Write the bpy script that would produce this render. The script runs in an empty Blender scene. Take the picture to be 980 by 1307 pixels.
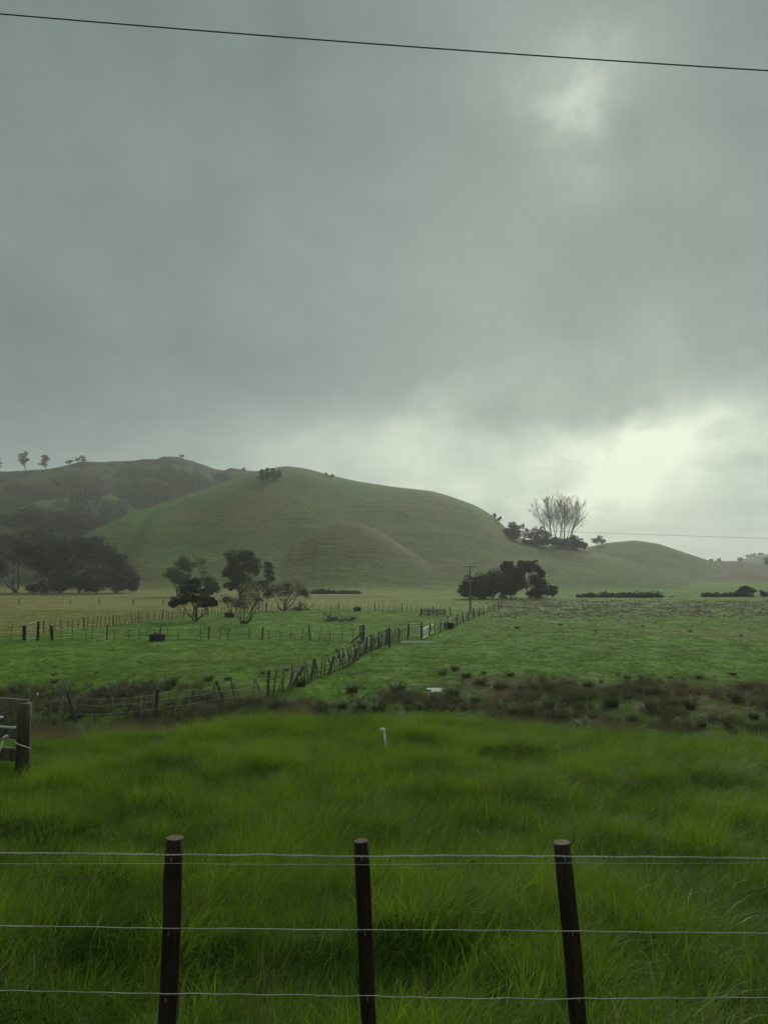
import bpy, math
import numpy as np

# ---------------------------------------------------------------- camera, sky, sun, exposure
scene = bpy.context.scene
F = 980.0                 # focal length in photo pixels (photo 980 x 1307)
CX, CY = 490.0, 653.5
EYE = 6.0                 # eye height above the flat paddocks
PITCH = math.atan(76.5 / F)
SP, CP = math.sin(PITCH), math.cos(PITCH)

cam = bpy.data.cameras.new("camera")
cam.sensor_fit = 'VERTICAL'
cam.sensor_height = 24.0
cam.lens = 24.0 * F / 1307.0
cam.clip_start = 0.05
cam.clip_end = 12000
cam_o = bpy.data.objects.new("camera", cam)
scene.collection.objects.link(cam_o)
cam_o.location = (0, 0, EYE)
cam_o.rotation_euler = (math.radians(90) + PITCH, 0, 0)
scene.camera = cam_o


def ray(px, py):
    cx, cy = (px - CX) / F, -(py - CY) / F
    return np.array([cx, CP - cy * SP, SP + cy * CP])


def e_of(px, py):
    """tangent of elevation per metre of depth (Y)"""
    cy = -(np.asarray(py, float) - CY) / F
    return (SP + cy * CP) / (CP - cy * SP)


def u_of(px, py):
    cy = -(np.asarray(py, float) - CY) / F
    return (np.asarray(px, float) - CX) / F / (CP - cy * SP)


def at(px, py, Y):
    return np.array([u_of(px, py) * Y, Y, EYE + e_of(px, py) * Y])


SUN_AZ = math.radians(15.0)     # to the right of straight ahead
SUN_EL = math.radians(27.0)
sun = bpy.data.lights.new("sun", 'SUN')
sun.energy = 1.5
sun.angle = math.radians(24)
sun.color = (1.0, 0.97, 0.9)
sun_o = bpy.data.objects.new("sun", sun)
scene.collection.objects.link(sun_o)
sun_o.rotation_euler = (math.radians(90) - SUN_EL, 0, math.pi - SUN_AZ)
sun_o.location = (100, 300, 200)

world = bpy.data.worlds.new("World")
scene.world = world
world.use_nodes = True


class N:
    """tiny node helper"""
    def __init__(self, tree):
        self.t = tree
        tree.nodes.clear()

    def n(self, typ, **kw):
        nd = self.t.nodes.new(typ)
        for k, v in kw.items():
            setattr(nd, k, v)
        return nd

    def l(self, a, b):
        self.t.links.new(a, b)

    def val(self, sock, v):
        if hasattr(v, 'is_output'):
            self.l(v, sock)
        elif v is not None:
            sock.default_value = v

    def math(self, op, a, b=None, c=None, clamp=False):
        nd = self.n('ShaderNodeMath', operation=op, use_clamp=clamp)
        for i, v in enumerate((a, b, c)):
            self.val(nd.inputs[i], v)
        return nd.outputs[0]

    def vmath(self, op, a, b=None):
        nd = self.n('ShaderNodeVectorMath', operation=op)
        self.val(nd.inputs[0], a)
        self.val(nd.inputs[1], b)
        return nd.outputs['Value'] if op == 'DOT_PRODUCT' else nd.outputs[0]

    def scale(self, a, s):
        nd = self.n('ShaderNodeVectorMath', operation='SCALE')
        self.val(nd.inputs[0], a)
        self.val(nd.inputs['Scale'], s)
        return nd.outputs[0]

    def noise(self, vec, scale, detail=4, rough=0.5, dist=0.0, out='Fac'):
        nd = self.n('ShaderNodeTexNoise')
        if vec is not None:
            self.l(vec, nd.inputs['Vector'])
        nd.inputs['Scale'].default_value = scale
        nd.inputs['Detail'].default_value = detail
        nd.inputs['Roughness'].default_value = rough
        nd.inputs['Distortion'].default_value = dist
        return nd.outputs[out]

    def rng(self, v, a, b, c=0.0, d=1.0, smooth=True):
        nd = self.n('ShaderNodeMapRange')
        nd.interpolation_type = 'SMOOTHSTEP' if smooth else 'LINEAR'
        self.val(nd.inputs[0], v)
        for i, x in enumerate((a, b, c, d)):
            self.val(nd.inputs[i + 1], x)
        return nd.outputs[0]

    def mix(self, f, a, b, blend='MIX'):
        nd = self.n('ShaderNodeMix', data_type='RGBA', blend_type=blend)
        self.val(nd.inputs[0], f)
        for i, v in ((6, a), (7, b)):
            if isinstance(v, tuple) and len(v) == 3:
                v = v + (1,)
            self.val(nd.inputs[i], v)
        return nd.outputs[2]


def sky_nodes():
    g = N(world.node_tree)
    tc = g.n('ShaderNodeTexCoord').outputs['Generated']
    v = g.n('ShaderNodeVectorMath', operation='NORMALIZE')
    g.l(tc, v.inputs[0])
    v = v.outputs[0]
    sep = g.n('ShaderNodeSeparateXYZ')
    g.l(v, sep.inputs[0])
    x, y, z = sep.outputs
    za = g.math('MAXIMUM', z, 0.0)
    den = g.math('ADD', za, 0.16)
    comb = g.n('ShaderNodeCombineXYZ')
    g.l(g.math('DIVIDE', x, den), comb.inputs[0])
    g.l(g.math('DIVIDE', y, den), comb.inputs[1])
    p = comb.outputs[0]                         # cloud deck seen in perspective
    warp = g.vmath('SUBTRACT', g.noise(p, 1.1, 3, out='Color'), (0.5, 0.5, 0.5))
    p2 = g.vmath('ADD', p, g.scale(warp, 1.1))
    n1 = g.noise(p2, 0.75, 5, 0.5)
    n2 = g.noise(p2, 2.2, 6, 0.55)
    n3 = g.noise(g.vmath('ADD', v, g.scale(warp, 0.16)), 6.5, 8, 0.6)
    n4 = g.noise(g.vmath('ADD', v, g.scale(warp, 0.3)), 3.2, 5, 0.5)

    az = g.math('ARCTAN2', x, y)
    el = g.math('ARCSINE', z)
    wv = g.n('ShaderNodeSeparateXYZ')
    g.l(g.vmath('SUBTRACT', g.noise(v, 4.5, 6, 0.6, out='Color'), (.5, .5, .5)), wv.inputs[0])

    def lobe(px, py, sa, se, nz, w=0.25):
        """soft bright area: thin cloud round a direction, sa / se degrees wide and high"""
        d = ray(px, py)
        d = d / np.linalg.norm(d)
        a0, e0 = math.atan2(d[0], d[1]), math.asin(d[2])
        da = g.math('ADD', g.math('SUBTRACT', az, a0), g.math('MULTIPLY', wv.outputs[0], w))
        de = g.math('ADD', g.math('SUBTRACT', el, e0), g.math('MULTIPLY', wv.outputs[1], w))
        da = g.math('DIVIDE', da, math.radians(sa))
        de = g.math('DIVIDE', de, math.radians(se))
        q = g.math('ADD', g.math('MULTIPLY', da, da), g.math('MULTIPLY', de, de))
        return g.math('MULTIPLY', g.math('EXPONENT', g.math('MULTIPLY', q, -1.0)), nz)
    wide = lobe(760, 480, 36, 26, g.rng(n4, 0.2, 0.8, 0.7, 1.25), 0.2)
    glow = lobe(790, 600, 15, 6.5, g.rng(n3, 0.25, 0.7, 0.55, 1.3), 0.22)
    core = lobe(815, 568, 6.5, 2.6, g.rng(n3, 0.3, 0.62, 0.55, 1.3), 0.2)
    low = lobe(470, 600, 13, 4.5, g.rng(n3, 0.3, 0.7, 0.65, 1.2), 0.2)
    rift = lobe(735, 115, 3.6, 3.4, g.rng(n3, 0.36, 0.62, 0.3, 1.4), 0.2)
    rift2 = lobe(720, 60, 9, 7, g.rng(n4, 0.3, 0.7, 0.6, 1.2), 0.2)
    band = g.math('MULTIPLY', g.rng(z, 0.20, 0.06), g.rng(n2, 0.3, 0.7, 0.5, 1.2))
    val = g.math('MULTIPLY', g.math('SUBTRACT', n1, 0.5), 0.20)
    val = g.math('ADD', val, g.math('MULTIPLY', g.math('SUBTRACT', n2, 0.5), 0.11))
    val = g.math('ADD', val, g.math('MULTIPLY', g.math('SUBTRACT', n3, 0.5), 0.22))
    for l, w in ((wide, 0.13), (glow, 0.46), (core, 0.42), (low, 0.27), (rift, 0.34), (rift2, 0.14), (band, 0.14)):
        val = g.math('ADD', val, g.math('MULTIPLY', l, w))
    val = g.math('ADD', val, 0.06)
    # overcast cloud is brighter overhead than low down
    val = g.math('ADD', val, g.rng(z, 0.60, 1.0, 0.0, 0.62))
    ramp = g.n('ShaderNodeValToRGB')
    cr = ramp.color_ramp
    cr.elements[0].position = 0.0
    cr.elements[0].color = (0.155, 0.192, 0.182, 1)
    cr.elements[1].position = 1.0
    cr.elements[1].color = (0.86, 0.93, 0.74, 1)
    for pos, c in ((0.16, (0.235, 0.29, 0.265)), (0.4, (0.37, 0.44, 0.385)), (0.7, (0.60, 0.675, 0.555))):
        el = cr.elements.new(pos)
        el.color = c + (1,)
    g.l(val, ramp.inputs[0])
    st = g.n('ShaderNodeTexSky', sky_type='NISHITA', sun_disc=False)
    st.sun_elevation = SUN_EL
    st.sun_rotation = SUN_AZ
    b1 = g.n('ShaderNodeBackground')
    g.l(st.outputs[0], b1.inputs[0])
    b1.inputs[1].default_value = 0.05
    b2 = g.n('ShaderNodeBackground')
    g.l(ramp.outputs[0], b2.inputs[0])
    b2.inputs[1].default_value = 0.5
    ms = g.n('ShaderNodeMixShader')
    ms.inputs[0].default_value = 0.97           # cloud cover
    g.l(b1.outputs[0], ms.inputs[1])
    g.l(b2.outputs[0], ms.inputs[2])
    o = g.n('ShaderNodeOutputWorld')
    g.l(ms.outputs[0], o.inputs[0])


sky_nodes()
vs = scene.view_settings
vs.view_transform = 'Standard'
vs.look = 'None'
vs.exposure = 1.0
vs.gamma = 1.0
vs.use_curve_mapping = False
scene.cycles.use_denoising = True
scene.cycles.use_adaptive_sampling = True
scene.cycles.adaptive_threshold = 0.025
scene.cycles.max_bounces = 4
scene.cycles.diffuse_bounces = 3
scene.cycles.transmission_bounces = 3
scene.cycles.transparent_max_bounces = 8
scene.cycles.volume_bounces = 0
scene.cycles.sample_clamp_indirect = 6

# ---------------------------------------------------------------- numeric helpers
R0 = np.random.default_rng(7)
COL = scene.collection


def _hash(ix, iy, seed):
    h = (ix.astype(np.int64) * 374761393 + iy.astype(np.int64) * 668265263 + seed * 1442695041) & 0xFFFFFFFF
    h = ((h ^ (h >> 13)) * 1274126177) & 0xFFFFFFFF
    return (h ^ (h >> 16)) & 0xFFFF


def perlin(x, y, seed=0):
    x = np.asarray(x, float)
    y = np.asarray(y, float)
    ix, iy = np.floor(x), np.floor(y)
    fx, fy = x - ix, y - iy
    sx, sy = fx * fx * fx * (fx * (fx * 6 - 15) + 10), fy * fy * fy * (fy * (fy * 6 - 15) + 10)

    def g(dx, dy):
        a = _hash(ix + dx, iy + dy, seed) / 65536.0 * 2 * math.pi
        return np.cos(a) * (fx - dx) + np.sin(a) * (fy - dy)
    a = g(0, 0) * (1 - sx) + g(1, 0) * sx
    b = g(0, 1) * (1 - sx) + g(1, 1) * sx
    return (a * (1 - sy) + b * sy) * 1.5


def fbm(x, y, seed=0, octs=4, gain=0.5):
    s, a, n = 0.0, 1.0, 0.0
    for o in range(octs):
        s = s + a * perlin(x, y, seed + o * 17)
        n += a
        a *= gain
        x, y = x * 2.03 + 5.1, y * 2.03 + 3.7
    return s / n


def sstep(a, b, v):
    t = np.clip((np.asarray(v, float) - a) / (b - a), 0, 1)
    return t * t * (3 - 2 * t)


# ---------------------------------------------------------------- terrain
CREST_PX = np.array([-300, 0, 60, 130, 200, 260, 330, 420, 490, 560, 640, 720, 800, 880, 980, 1300], float)
CREST_PY = np.array([955, 949, 945, 939, 933, 924, 913, 912, 913, 914, 920, 926, 934, 939, 944, 955], float)
CREST_D = np.array([16, 17, 17, 17.5, 18, 19, 20, 20.5, 20.5, 20, 19.5, 19, 18, 17.5, 17, 16], float)
GRASS_H = 0.27
_cx = u_of(CREST_PX, CREST_PY) * CREST_D
_cz = EYE + e_of(CREST_PX, CREST_PY) * CREST_D - GRASS_H
PUDDLES = [((556, 879), 0.42, 0.7), ((588, 881), 0.25, 0.3), ((537, 872), 0.5, 0.18)]
PUD = []
for (ppx, ppy), rx_, ry_ in PUDDLES:
    Yp = -(EYE) / e_of(ppx, ppy)
    PUD.append((u_of(ppx, ppy) * Yp, Yp, rx_, ry_))


class Hill:
    def __init__(self, pts, shape=1.0, fall=1.6):
        a = np.array(pts, float)          # px, py, ridge depth, foot depth
        self.u = u_of(a[:, 0], a[:, 1])
        self.e = e_of(a[:, 0], a[:, 1])
        self.yr, self.yf = a[:, 2], a[:, 3]
        self.shape, self.fall = shape, fall
        us = np.linspace(self.u[0], self.u[-1], 600)
        k = np.hanning(15)
        k /= k.sum()

        def sm(v):
            v = np.interp(us, self.u, v)
            return np.convolve(np.pad(v, 7, mode='edge'), k, mode='valid')
        e, yr, yf = sm(self.e), sm(self.yr), sm(self.yf)
        t = np.linspace(0.25, 1.3, 120)[None, :]
        Y = yf[:, None] + t * (yr - yf)[:, None]
        p = self.prof(t)
        hr = np.min((e[:, None] * Y + EYE) / np.maximum(p, 1e-3), axis=1)
        self.us, self.hr, self.yr, self.yf = us, np.maximum(hr, 0), yr, yf

    def prof(self, t):
        tt = np.clip(t, 0, 1)
        up = (tt * tt * (3 - 2 * tt)) ** self.shape
        up = 0.72 * up + 0.28 * np.sin(tt * math.pi / 2)**1.4
        dn = 1 - sstep(1.0, 1.0 + self.fall, t)
        return np.where(t <= 1, up, dn)

    def h(self, x, y):
        yy = np.maximum(y, 1.0)
        u = x / yy
        hr = np.interp(u, self.us, self.hr, left=0, right=0)
        yr = np.interp(u, self.us, self.yr)
        yf = np.interp(u, self.us, self.yf)
        t = (yy - yf) / (yr - yf)
        return hr * self.prof(t) * (y > 1), t, hr


hill_A = Hill([(40, 775, 300, 238), (85, 712, 320, 238), (110, 681, 335, 240), (165, 655, 370, 240), (205, 642, 395, 240), (250, 627, 425, 240), (300, 610, 455, 240),
               (340, 598, 480, 240), (365, 594.5, 495, 240), (390, 598, 500, 240), (420, 606.5, 500, 240), (460, 615, 505, 240), (500, 621, 515, 240), (550, 626, 520, 240),
               (580, 635, 515, 238), (610, 647, 500, 236), (632, 661, 485, 234), (650, 679, 475, 233), (668, 689, 468, 232), (700, 696, 460, 230), (740, 701, 455, 228), (800, 714, 430, 225),
               (860, 735, 400, 222), (910, 752, 360, 220), (950, 768, 330, 220)], 0.9)
hill_A2 = Hill([(330, 745, 300, 240), (375, 694, 315, 242), (405, 672, 325, 242), (432, 664, 335, 242), (458, 667, 340, 242), (480, 676, 338, 242), (510, 695, 330, 242),
                (560, 722, 315, 240), (620, 750, 300, 238)], 1.0, 1.2)
hill_A3 = Hill([(560, 758, 330, 236), (620, 710, 350, 236), (700, 712, 350, 232), (760, 722, 340, 230), (830, 742, 320, 226), (900, 764, 300, 222)], 0.9, 1.2)
hill_B = Hill([(-700, 680, 560, 400), (-400, 625, 620, 400), (-200, 604, 650, 400), (-60, 601, 655, 400), (0, 600, 660, 405), (25, 599, 660, 405), (60, 597, 665, 408), (85, 593, 668, 410), (105, 587.5, 670, 410),
               (150, 587, 680, 412), (185, 585.5, 685, 415), (222, 582.5, 690, 420), (248, 587, 690, 425), (275, 597, 690, 430), (300, 600, 680, 440),
               (345, 603, 670, 450), (420, 640, 660, 460), (520, 690, 640, 470)], 0.8)
hill_B2 = Hill([(-300, 690, 400, 250), (-120, 668, 420, 250), (-20, 660, 425, 250), (20, 652, 430, 252), (55, 641, 435, 252), (80, 637, 440, 254), (105, 640, 440, 255), (130, 650, 440, 256),
                (160, 676, 430, 258), (200, 720, 420, 260), (230, 760, 410, 262)], 1.0, 0.5)
hill_B3 = Hill([(70, 690, 540, 330), (110, 640, 545, 335), (140, 629, 550, 335), (160, 636, 550, 335), (190, 660, 545, 335), (240, 720, 540, 340)], 1.0, 0.5)
hill_C = Hill([(600, 750, 620, 420), (700, 712, 620, 420), (740, 700, 625, 420), (775, 692.5, 630, 420), (810, 690, 635, 420), (840, 694, 640, 415), (875, 706, 640, 410),
               (905, 716, 640, 400), (940, 716, 620, 380), (980, 722, 600, 360), (1060, 728, 580, 350), (1250, 740, 560, 340), (1500, 765, 540, 330)], 0.9)
hill_D = Hill([(880, 735, 1250, 800), (920, 722, 1270, 800), (945, 715, 1280, 800), (960, 709.5, 1290, 800), (978, 707.5, 1300, 800), (1020, 706, 1300, 800), (1150, 712, 1300, 800), (1400, 730, 1300, 800)], 1.0)
HILLS = [hill_A, hill_A2, hill_A3, hill_B, hill_B2, hill_B3, hill_C, hill_D]


def terrain(x, y, info=False):
    x = np.asarray(x, float)
    y = np.asarray(y, float)
    shp = np.broadcast(x, y).shape
    x, y = np.broadcast_to(x, shp).ravel(), np.broadcast_to(y, shp).ravel()
    r = np.hypot(x, y)
    # --- near bank
    yc = np.interp(x, _cx, CREST_D)
    zc = np.interp(x, _cx, _cz)
    yb = np.clip(y, 0, None)
    bank = 3.75 - .118 * yb + .0014 * yb * yb
    base_c = 3.75 - .118 * yc + .0014 * yc * yc
    bank = bank + (zc - base_c) * np.clip(yb / yc, 0, 1) ** 2.5
    mound = 0.24 * fbm(x / 2.6, y / 1.9, 3, 3) + 0.06 * fbm(x / .8, y / .7, 9, 2)
    hum = fbm(x / 1.5 + .4 * fbm(x, y, 5, 2), y / 0.95, 15, 3)
    mound = mound + 0.30 * np.clip(hum, 0, .6) - 0.14 * np.clip(-hum - .1, 0, .5)
    bank = bank + mound * sstep(2, 5, y) * (1 - 0.55 * sstep(yc - 2.5, yc, y))
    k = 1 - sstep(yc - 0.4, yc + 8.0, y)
    lump = 0.11 * fbm(x / 3.2, y / 5.0, 21, 3) + 0.09 * fbm(x / 1.1, y / 1.7, 31, 3)
    lump = lump * (1 - sstep(130, 260, r)) * sstep(20, 30, y)
    plain = lump - 0.35 * np.exp(-((y - 31.5 - 0.06 * x) / 2.0) ** 2) * (1 - sstep(-4, 3, x))
    for (qx, qy, rx_, ry_) in PUD:
        d = np.hypot((x - qx) / (rx_ * 1.7), (y - qy) / (ry_ * 1.9))
        m = 1 - sstep(0.6, 1.15, d)
        plain = plain * (1 - m) - 0.10 * m
    z = bank * k + plain * (1 - k)
    z = np.where(y < 0, 3.75, z)
    # --- hills
    best = np.full(x.shape, -1)
    hmax = np.zeros_like(x)
    tb = np.zeros_like(x)
    n_big = fbm(x / 90, y / 120, 41, 4)
    n_gul = np.abs(fbm(x / 75 + 0.3 * n_big, y / 130, 55, 4, 0.55))
    for i, h in enumerate(HILLS):
        hh, t, hr = h.h(x, y)
        w = np.clip(4 * t * (1 - t), 0, 1) * sstep(0, 25, hr)
        if i in (3, 4, 5):
            hh = hh + w * (9.0 * n_big - 24.0 * (0.28 - n_gul).clip(0) * 1.6)
        else:
            hh = hh + w * (3.2 * n_big)
        sel = hh > hmax
        best = np.where(sel & (hh > 0.15), i, best)
        tb = np.where(sel, t, tb)
        hmax = np.where(sel, hh, hmax)
    z = np.where(y > 150, z + hmax, z)
    if info:
        return z.reshape(shp), best.reshape(shp), tb.reshape(shp), hmax.reshape(shp), n_gul.reshape(shp), k.reshape(shp)
    return z.reshape(shp)


def H(x, y):
    return float(terrain(np.array([x]), np.array([y]))[0])


def hit(px, py, y0=22.0, y1=900.0):
    """first terrain point along a photo ray"""
    d = ray(px, py)
    Y = np.concatenate([np.linspace(y0, 300, 2500), np.linspace(300.2, y1, 2500)])
    X = d[0] / d[1] * Y
    Z = EYE + d[2] / d[1] * Y
    T = terrain(X, Y)
    idx = np.nonzero(Z <= T)[0]
    i = idx[0] if len(idx) else len(Y) - 1
    return np.array([X[i], Y[i], T[i]])


def on(px, Y, py=740):
    x = u_of(px, py) * Y
    return np.array([float(x), Y, H(x, Y)])


# ---------------------------------------------------------------- materials
def mat(name):
    m = bpy.data.materials.new(name)
    m.use_nodes = True
    g = N(m.node_tree)
    out = g.n('ShaderNodeOutputMaterial')
    return m, g, out


def principled(g, out, color, rough=0.8, spec=0.2, bump=None, bstr=0.3, bdist=0.02, metal=0.0):
    b = g.n('ShaderNodeBsdfPrincipled')
    if isinstance(color, tuple):
        b.inputs['Base Color'].default_value = color + (1,)
    else:
        g.l(color, b.inputs['Base Color'])
    g.val(b.inputs['Roughness'], rough)
    b.inputs['Specular IOR Level'].default_value = spec
    b.inputs['Metallic'].default_value = metal
    if bump is not None:
        bp = g.n('ShaderNodeBump')
        bp.inputs['Strength'].default_value = bstr
        bp.inputs['Distance'].default_value = bdist
        g.l(bump, bp.inputs['Height'])
        g.l(bp.outputs[0], b.inputs['Normal'])
    g.l(b.outputs[0], out.inputs[0])
    return b


def m_ground():
    m, g, out = mat('pasture')
    at_ = g.n('ShaderNodeAttribute', attribute_name='Col')
    hl = g.n('ShaderNodeAttribute', attribute_name='hill').outputs['Fac']
    pos = g.n('ShaderNodeNewGeometry').outputs['Position']
    sep = g.n('ShaderNodeSeparateXYZ')
    g.l(pos, sep.inputs[0])
    big = g.noise(pos, 0.045, 5, 0.6)
    mid = g.noise(pos, 0.42, 6, 0.65)
    fine = g.noise(pos, 2.6, 6, 0.7)
    # sheep tracks following the contour on the slopes
    wob = g.noise(pos, 0.03, 4, 0.6)
    zz = g.math('ADD', sep.outputs[2], g.math('MULTIPLY', wob, 9.0))
    comb = g.n('ShaderNodeCombineXYZ')
    g.l(g.math('MULTIPLY', sep.outputs[0], 0.018), comb.inputs[0])
    g.l(g.math('MULTIPLY', sep.outputs[1], 0.018), comb.inputs[1])
    g.l(g.math('MULTIPLY', zz, 0.75), comb.inputs[2])
    ter = g.noise(comb.outputs[0], 1.0, 3, 0.6)
    ter = g.rng(ter, 0.34, 0.66)
    f1 = g.rng(big, 0.3, 0.7, 0.82, 1.18)
    f2 = g.rng(mid, 0.25, 0.75, 0.66, 1.32)
    f3 = g.rng(fine, 0.25, 0.75, 0.72, 1.28)
    f = g.math('MULTIPLY', g.math('MULTIPLY', f1, f2), f3)
    tf = g.math('ADD', 1.0, g.math('MULTIPLY', hl, g.math('MULTIPLY', g.math('MULTIPLY', mid, g.math('SUBTRACT', ter, 0.5)), 0.30)))
    f = g.math('MULTIPLY', f, tf)
    c = g.scale(at_.outputs['Color'], f)
    # straw-coloured flecks
    fl = g.rng(g.noise(pos, 1.3, 5, 0.7), 0.56, 0.76)
    c = g.mix(g.math('MULTIPLY', fl, 0.35), c, (0.12, 0.11, 0.045))
    bh = g.math('ADD', g.math('MULTIPLY', mid, 0.5), g.math('MULTIPLY', fine, 0.18))
    bh = g.math('ADD', bh, g.math('MULTIPLY', g.math('MULTIPLY', g.math('MULTIPLY', ter, mid), hl), 0.5))
    principled(g, out, c, 0.95, 0.05, bh, 0.85, 0.7)
    return m


def m_blade(name, c_lo, c_hi, trans=0.45, attr='tint', c_alt=None):
    m, g, out = mat(name)
    t = g.n('ShaderNodeAttribute', attribute_name=attr, attribute_type='INSTANCER').outputs['Fac']
    sh = g.n('ShaderNodeAttribute', attribute_name='shade').outputs['Fac']
    v = g.math('ADD', g.math('MULTIPLY', t, 0.75), g.math('MULTIPLY', sh, 0.25))
    c = g.mix(v, c_lo, c_hi)
    if c_alt:
        c = g.mix(g.rng(sh, 0.86, 0.99), c, c_alt)
    d = g.n('ShaderNodeBsdfPrincipled')
    g.l(c, d.inputs['Base Color'])
    d.inputs['Roughness'].default_value = 0.55
    d.inputs['Specular IOR Level'].default_value = 0.25
    tr = g.n('ShaderNodeBsdfTranslucent')
    g.l(c, tr.inputs[0])
    mx = g.n('ShaderNodeMixShader')
    mx.inputs[0].default_value = trans
    g.l(d.outputs[0], mx.inputs[1])
    g.l(tr.outputs[0], mx.inputs[2])
    g.l(mx.outputs[0], out.inputs[0])
    return m


def m_leaf(name, c_lo, c_hi, trans=0.25):
    m, g, out = mat(name)
    sh = g.n('ShaderNodeAttribute', attribute_name='shade').outputs['Fac']
    c = g.mix(sh, c_lo, c_hi)
    d = g.n('ShaderNodeBsdfPrincipled')
    g.l(c, d.inputs['Base Color'])
    d.inputs['Roughness'].default_value = 0.6
    d.inputs['Specular IOR Level'].default_value = 0.2
    tr = g.n('ShaderNodeBsdfTranslucent')
    g.l(c, tr.inputs[0])
    mx = g.n('ShaderNodeMixShader')
    mx.inputs[0].default_value = trans
    g.l(d.outputs[0], mx.inputs[1])
    g.l(tr.outputs[0], mx.inputs[2])
    g.l(mx.outputs[0], out.inputs[0])
    return m


def m_wood(name, c1, c2, sc=14.0, spec=0.15):
    m, g, out = mat(name)
    tc = g.n('ShaderNodeTexCoord').outputs['Object']
    mp = g.n('ShaderNodeMapping')
    mp.inputs['Scale'].default_value = (1, 1, 0.08)
    g.l(tc, mp.inputs[0])
    oi = g.n('ShaderNodeObjectInfo').outputs['Random']
    gr = g.noise(mp.outputs[0], sc * 2.4, 6, 0.65)
    bl = g.noise(tc, sc * 0.35, 4, 0.6)
    v = g.math('ADD', g.math('MULTIPLY', gr, 0.6), g.math('MULTIPLY', bl, 0.4))
    v = g.rng(v, 0.32, 0.68)
    c = g.mix(v, c1, c2)
    c = g.scale(c, g.rng(oi, 0, 1, 0.65, 1.3, smooth=False))
    principled(g, out, c, 0.85, spec, gr, 0.5, 0.006)
    return m


def m_plain(name, c, rough, spec=0.3, metal=0.0, var=0.25, sc=6.0):
    m, g, out = mat(name)
    tc = g.n('ShaderNodeTexCoord').outputs['Object']
    n = g.noise(tc, sc, 5, 0.65)
    col = g.scale(g.mix(0.0, c, c), g.rng(n, 0.25, 0.75, 1 - var, 1 + var))
    principled(g, out, col, rough, spec, n, 0.15, 0.01, metal)
    return m


M = {}
M['ground'] = m_ground()
M['grass'] = m_blade('long_grass', (0.020, 0.066, 0.004), (0.175, 0.300, 0.014), 0.45, c_alt=(0.22, 0.21, 0.075))
M['short'] = m_blade('short_grass', (0.045, 0.105, 0.010), (0.125, 0.225, 0.020), 0.45, c_alt=(0.16, 0.16, 0.06))
M['rush'] = m_blade('rush', (0.040, 0.050, 0.020), (0.17, 0.135, 0.08), 0.3)
M['straw'] = m_blade('straw', (0.10, 0.095, 0.04), (0.21, 0.175, 0.085), 0.35)
M['leaf_dark'] = m_leaf('dark_foliage', (0.020, 0.034, 0.021), (0.058, 0.082, 0.042), .35)
M['leaf_mid'] = m_leaf('green_foliage', (0.020, 0.040, 0.015), (0.066, 0.10, 0.034), .35)
M['leaf_brown'] = m_leaf('brown_foliage', (0.055, 0.050, 0.030), (0.13, 0.11, 0.068))
M['leaf_scrub'] = m_leaf('scrub_foliage', (0.034, 0.044, 0.024), (0.078, 0.088, 0.048), .45)
M['bark'] = m_wood('bark', (0.045, 0.038, 0.028), (0.14, 0.125, 0.10), 3.0)
M['bark_pale'] = m_wood('pale_bark', (0.08, 0.072, 0.058), (0.2, 0.185, 0.16), 3.0)
M['post_dark'] = m_wood('dark_treated_post', (0.012, 0.009, 0.006), (0.060, 0.038, 0.022), 10.0)
M['post_top'] = m_wood('cut_post_end', (0.05, 0.038, 0.026), (0.13, 0.10, 0.07), 20.0)
M['post_grey'] = m_wood('weathered_post', (0.050, 0.044, 0.032), (0.165, 0.145, 0.110), 10.0)
M['post_pale'] = m_wood('bleached_post', (0.14, 0.125, 0.095), (0.33, 0.30, 0.24), 12.0)
M['post_moss'] = m_wood('mossy_strainer_post', (0.028, 0.030, 0.014), (0.12, 0.115, 0.065), 8.0)
M['galv'] = m_plain('galvanised_steel', (0.55, 0.58, 0.57), 0.5, 0.5, 0.25, 0.2, 12)
M['wire'] = m_plain('fence_wire', (0.42, 0.44, 0.42), 0.5, 0.5, 0.5, 0.3, 3)
M['wire_dark'] = m_plain('dark_cable', (0.03, 0.032, 0.032), 0.6, 0.3, 0.0, 0.2, 2)
M['white'] = m_plain('white_plastic', (0.72, 0.74, 0.66), 0.45, 0.4, 0.0, 0.12, 9)
M['rubber'] = m_plain('black_trough_plastic', (0.022, 0.024, 0.024), 0.5, 0.4, 0.0, 0.3, 3)
M['pole'] = m_plain('pole_concrete', (0.17, 0.165, 0.145), 0.85, 0.2, 0.0, 0.3, 2)
M['wool'] = m_plain('fleece', (0.62, 0.60, 0.52), 0.95, 0.05, 0.0, 0.2, 5)


def m_water():
    m, g, out = mat('pond_water')
    pos = g.n('ShaderNodeNewGeometry').outputs['Position']
    n = g.noise(pos, 3.0, 3, 0.5)
    principled(g, out, (0.035, 0.04, 0.035), 0.06, 0.9, n, 0.06, 0.05)
    return m


M['water'] = m_water()

# ---------------------------------------------------------------- mesh helpers


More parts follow.
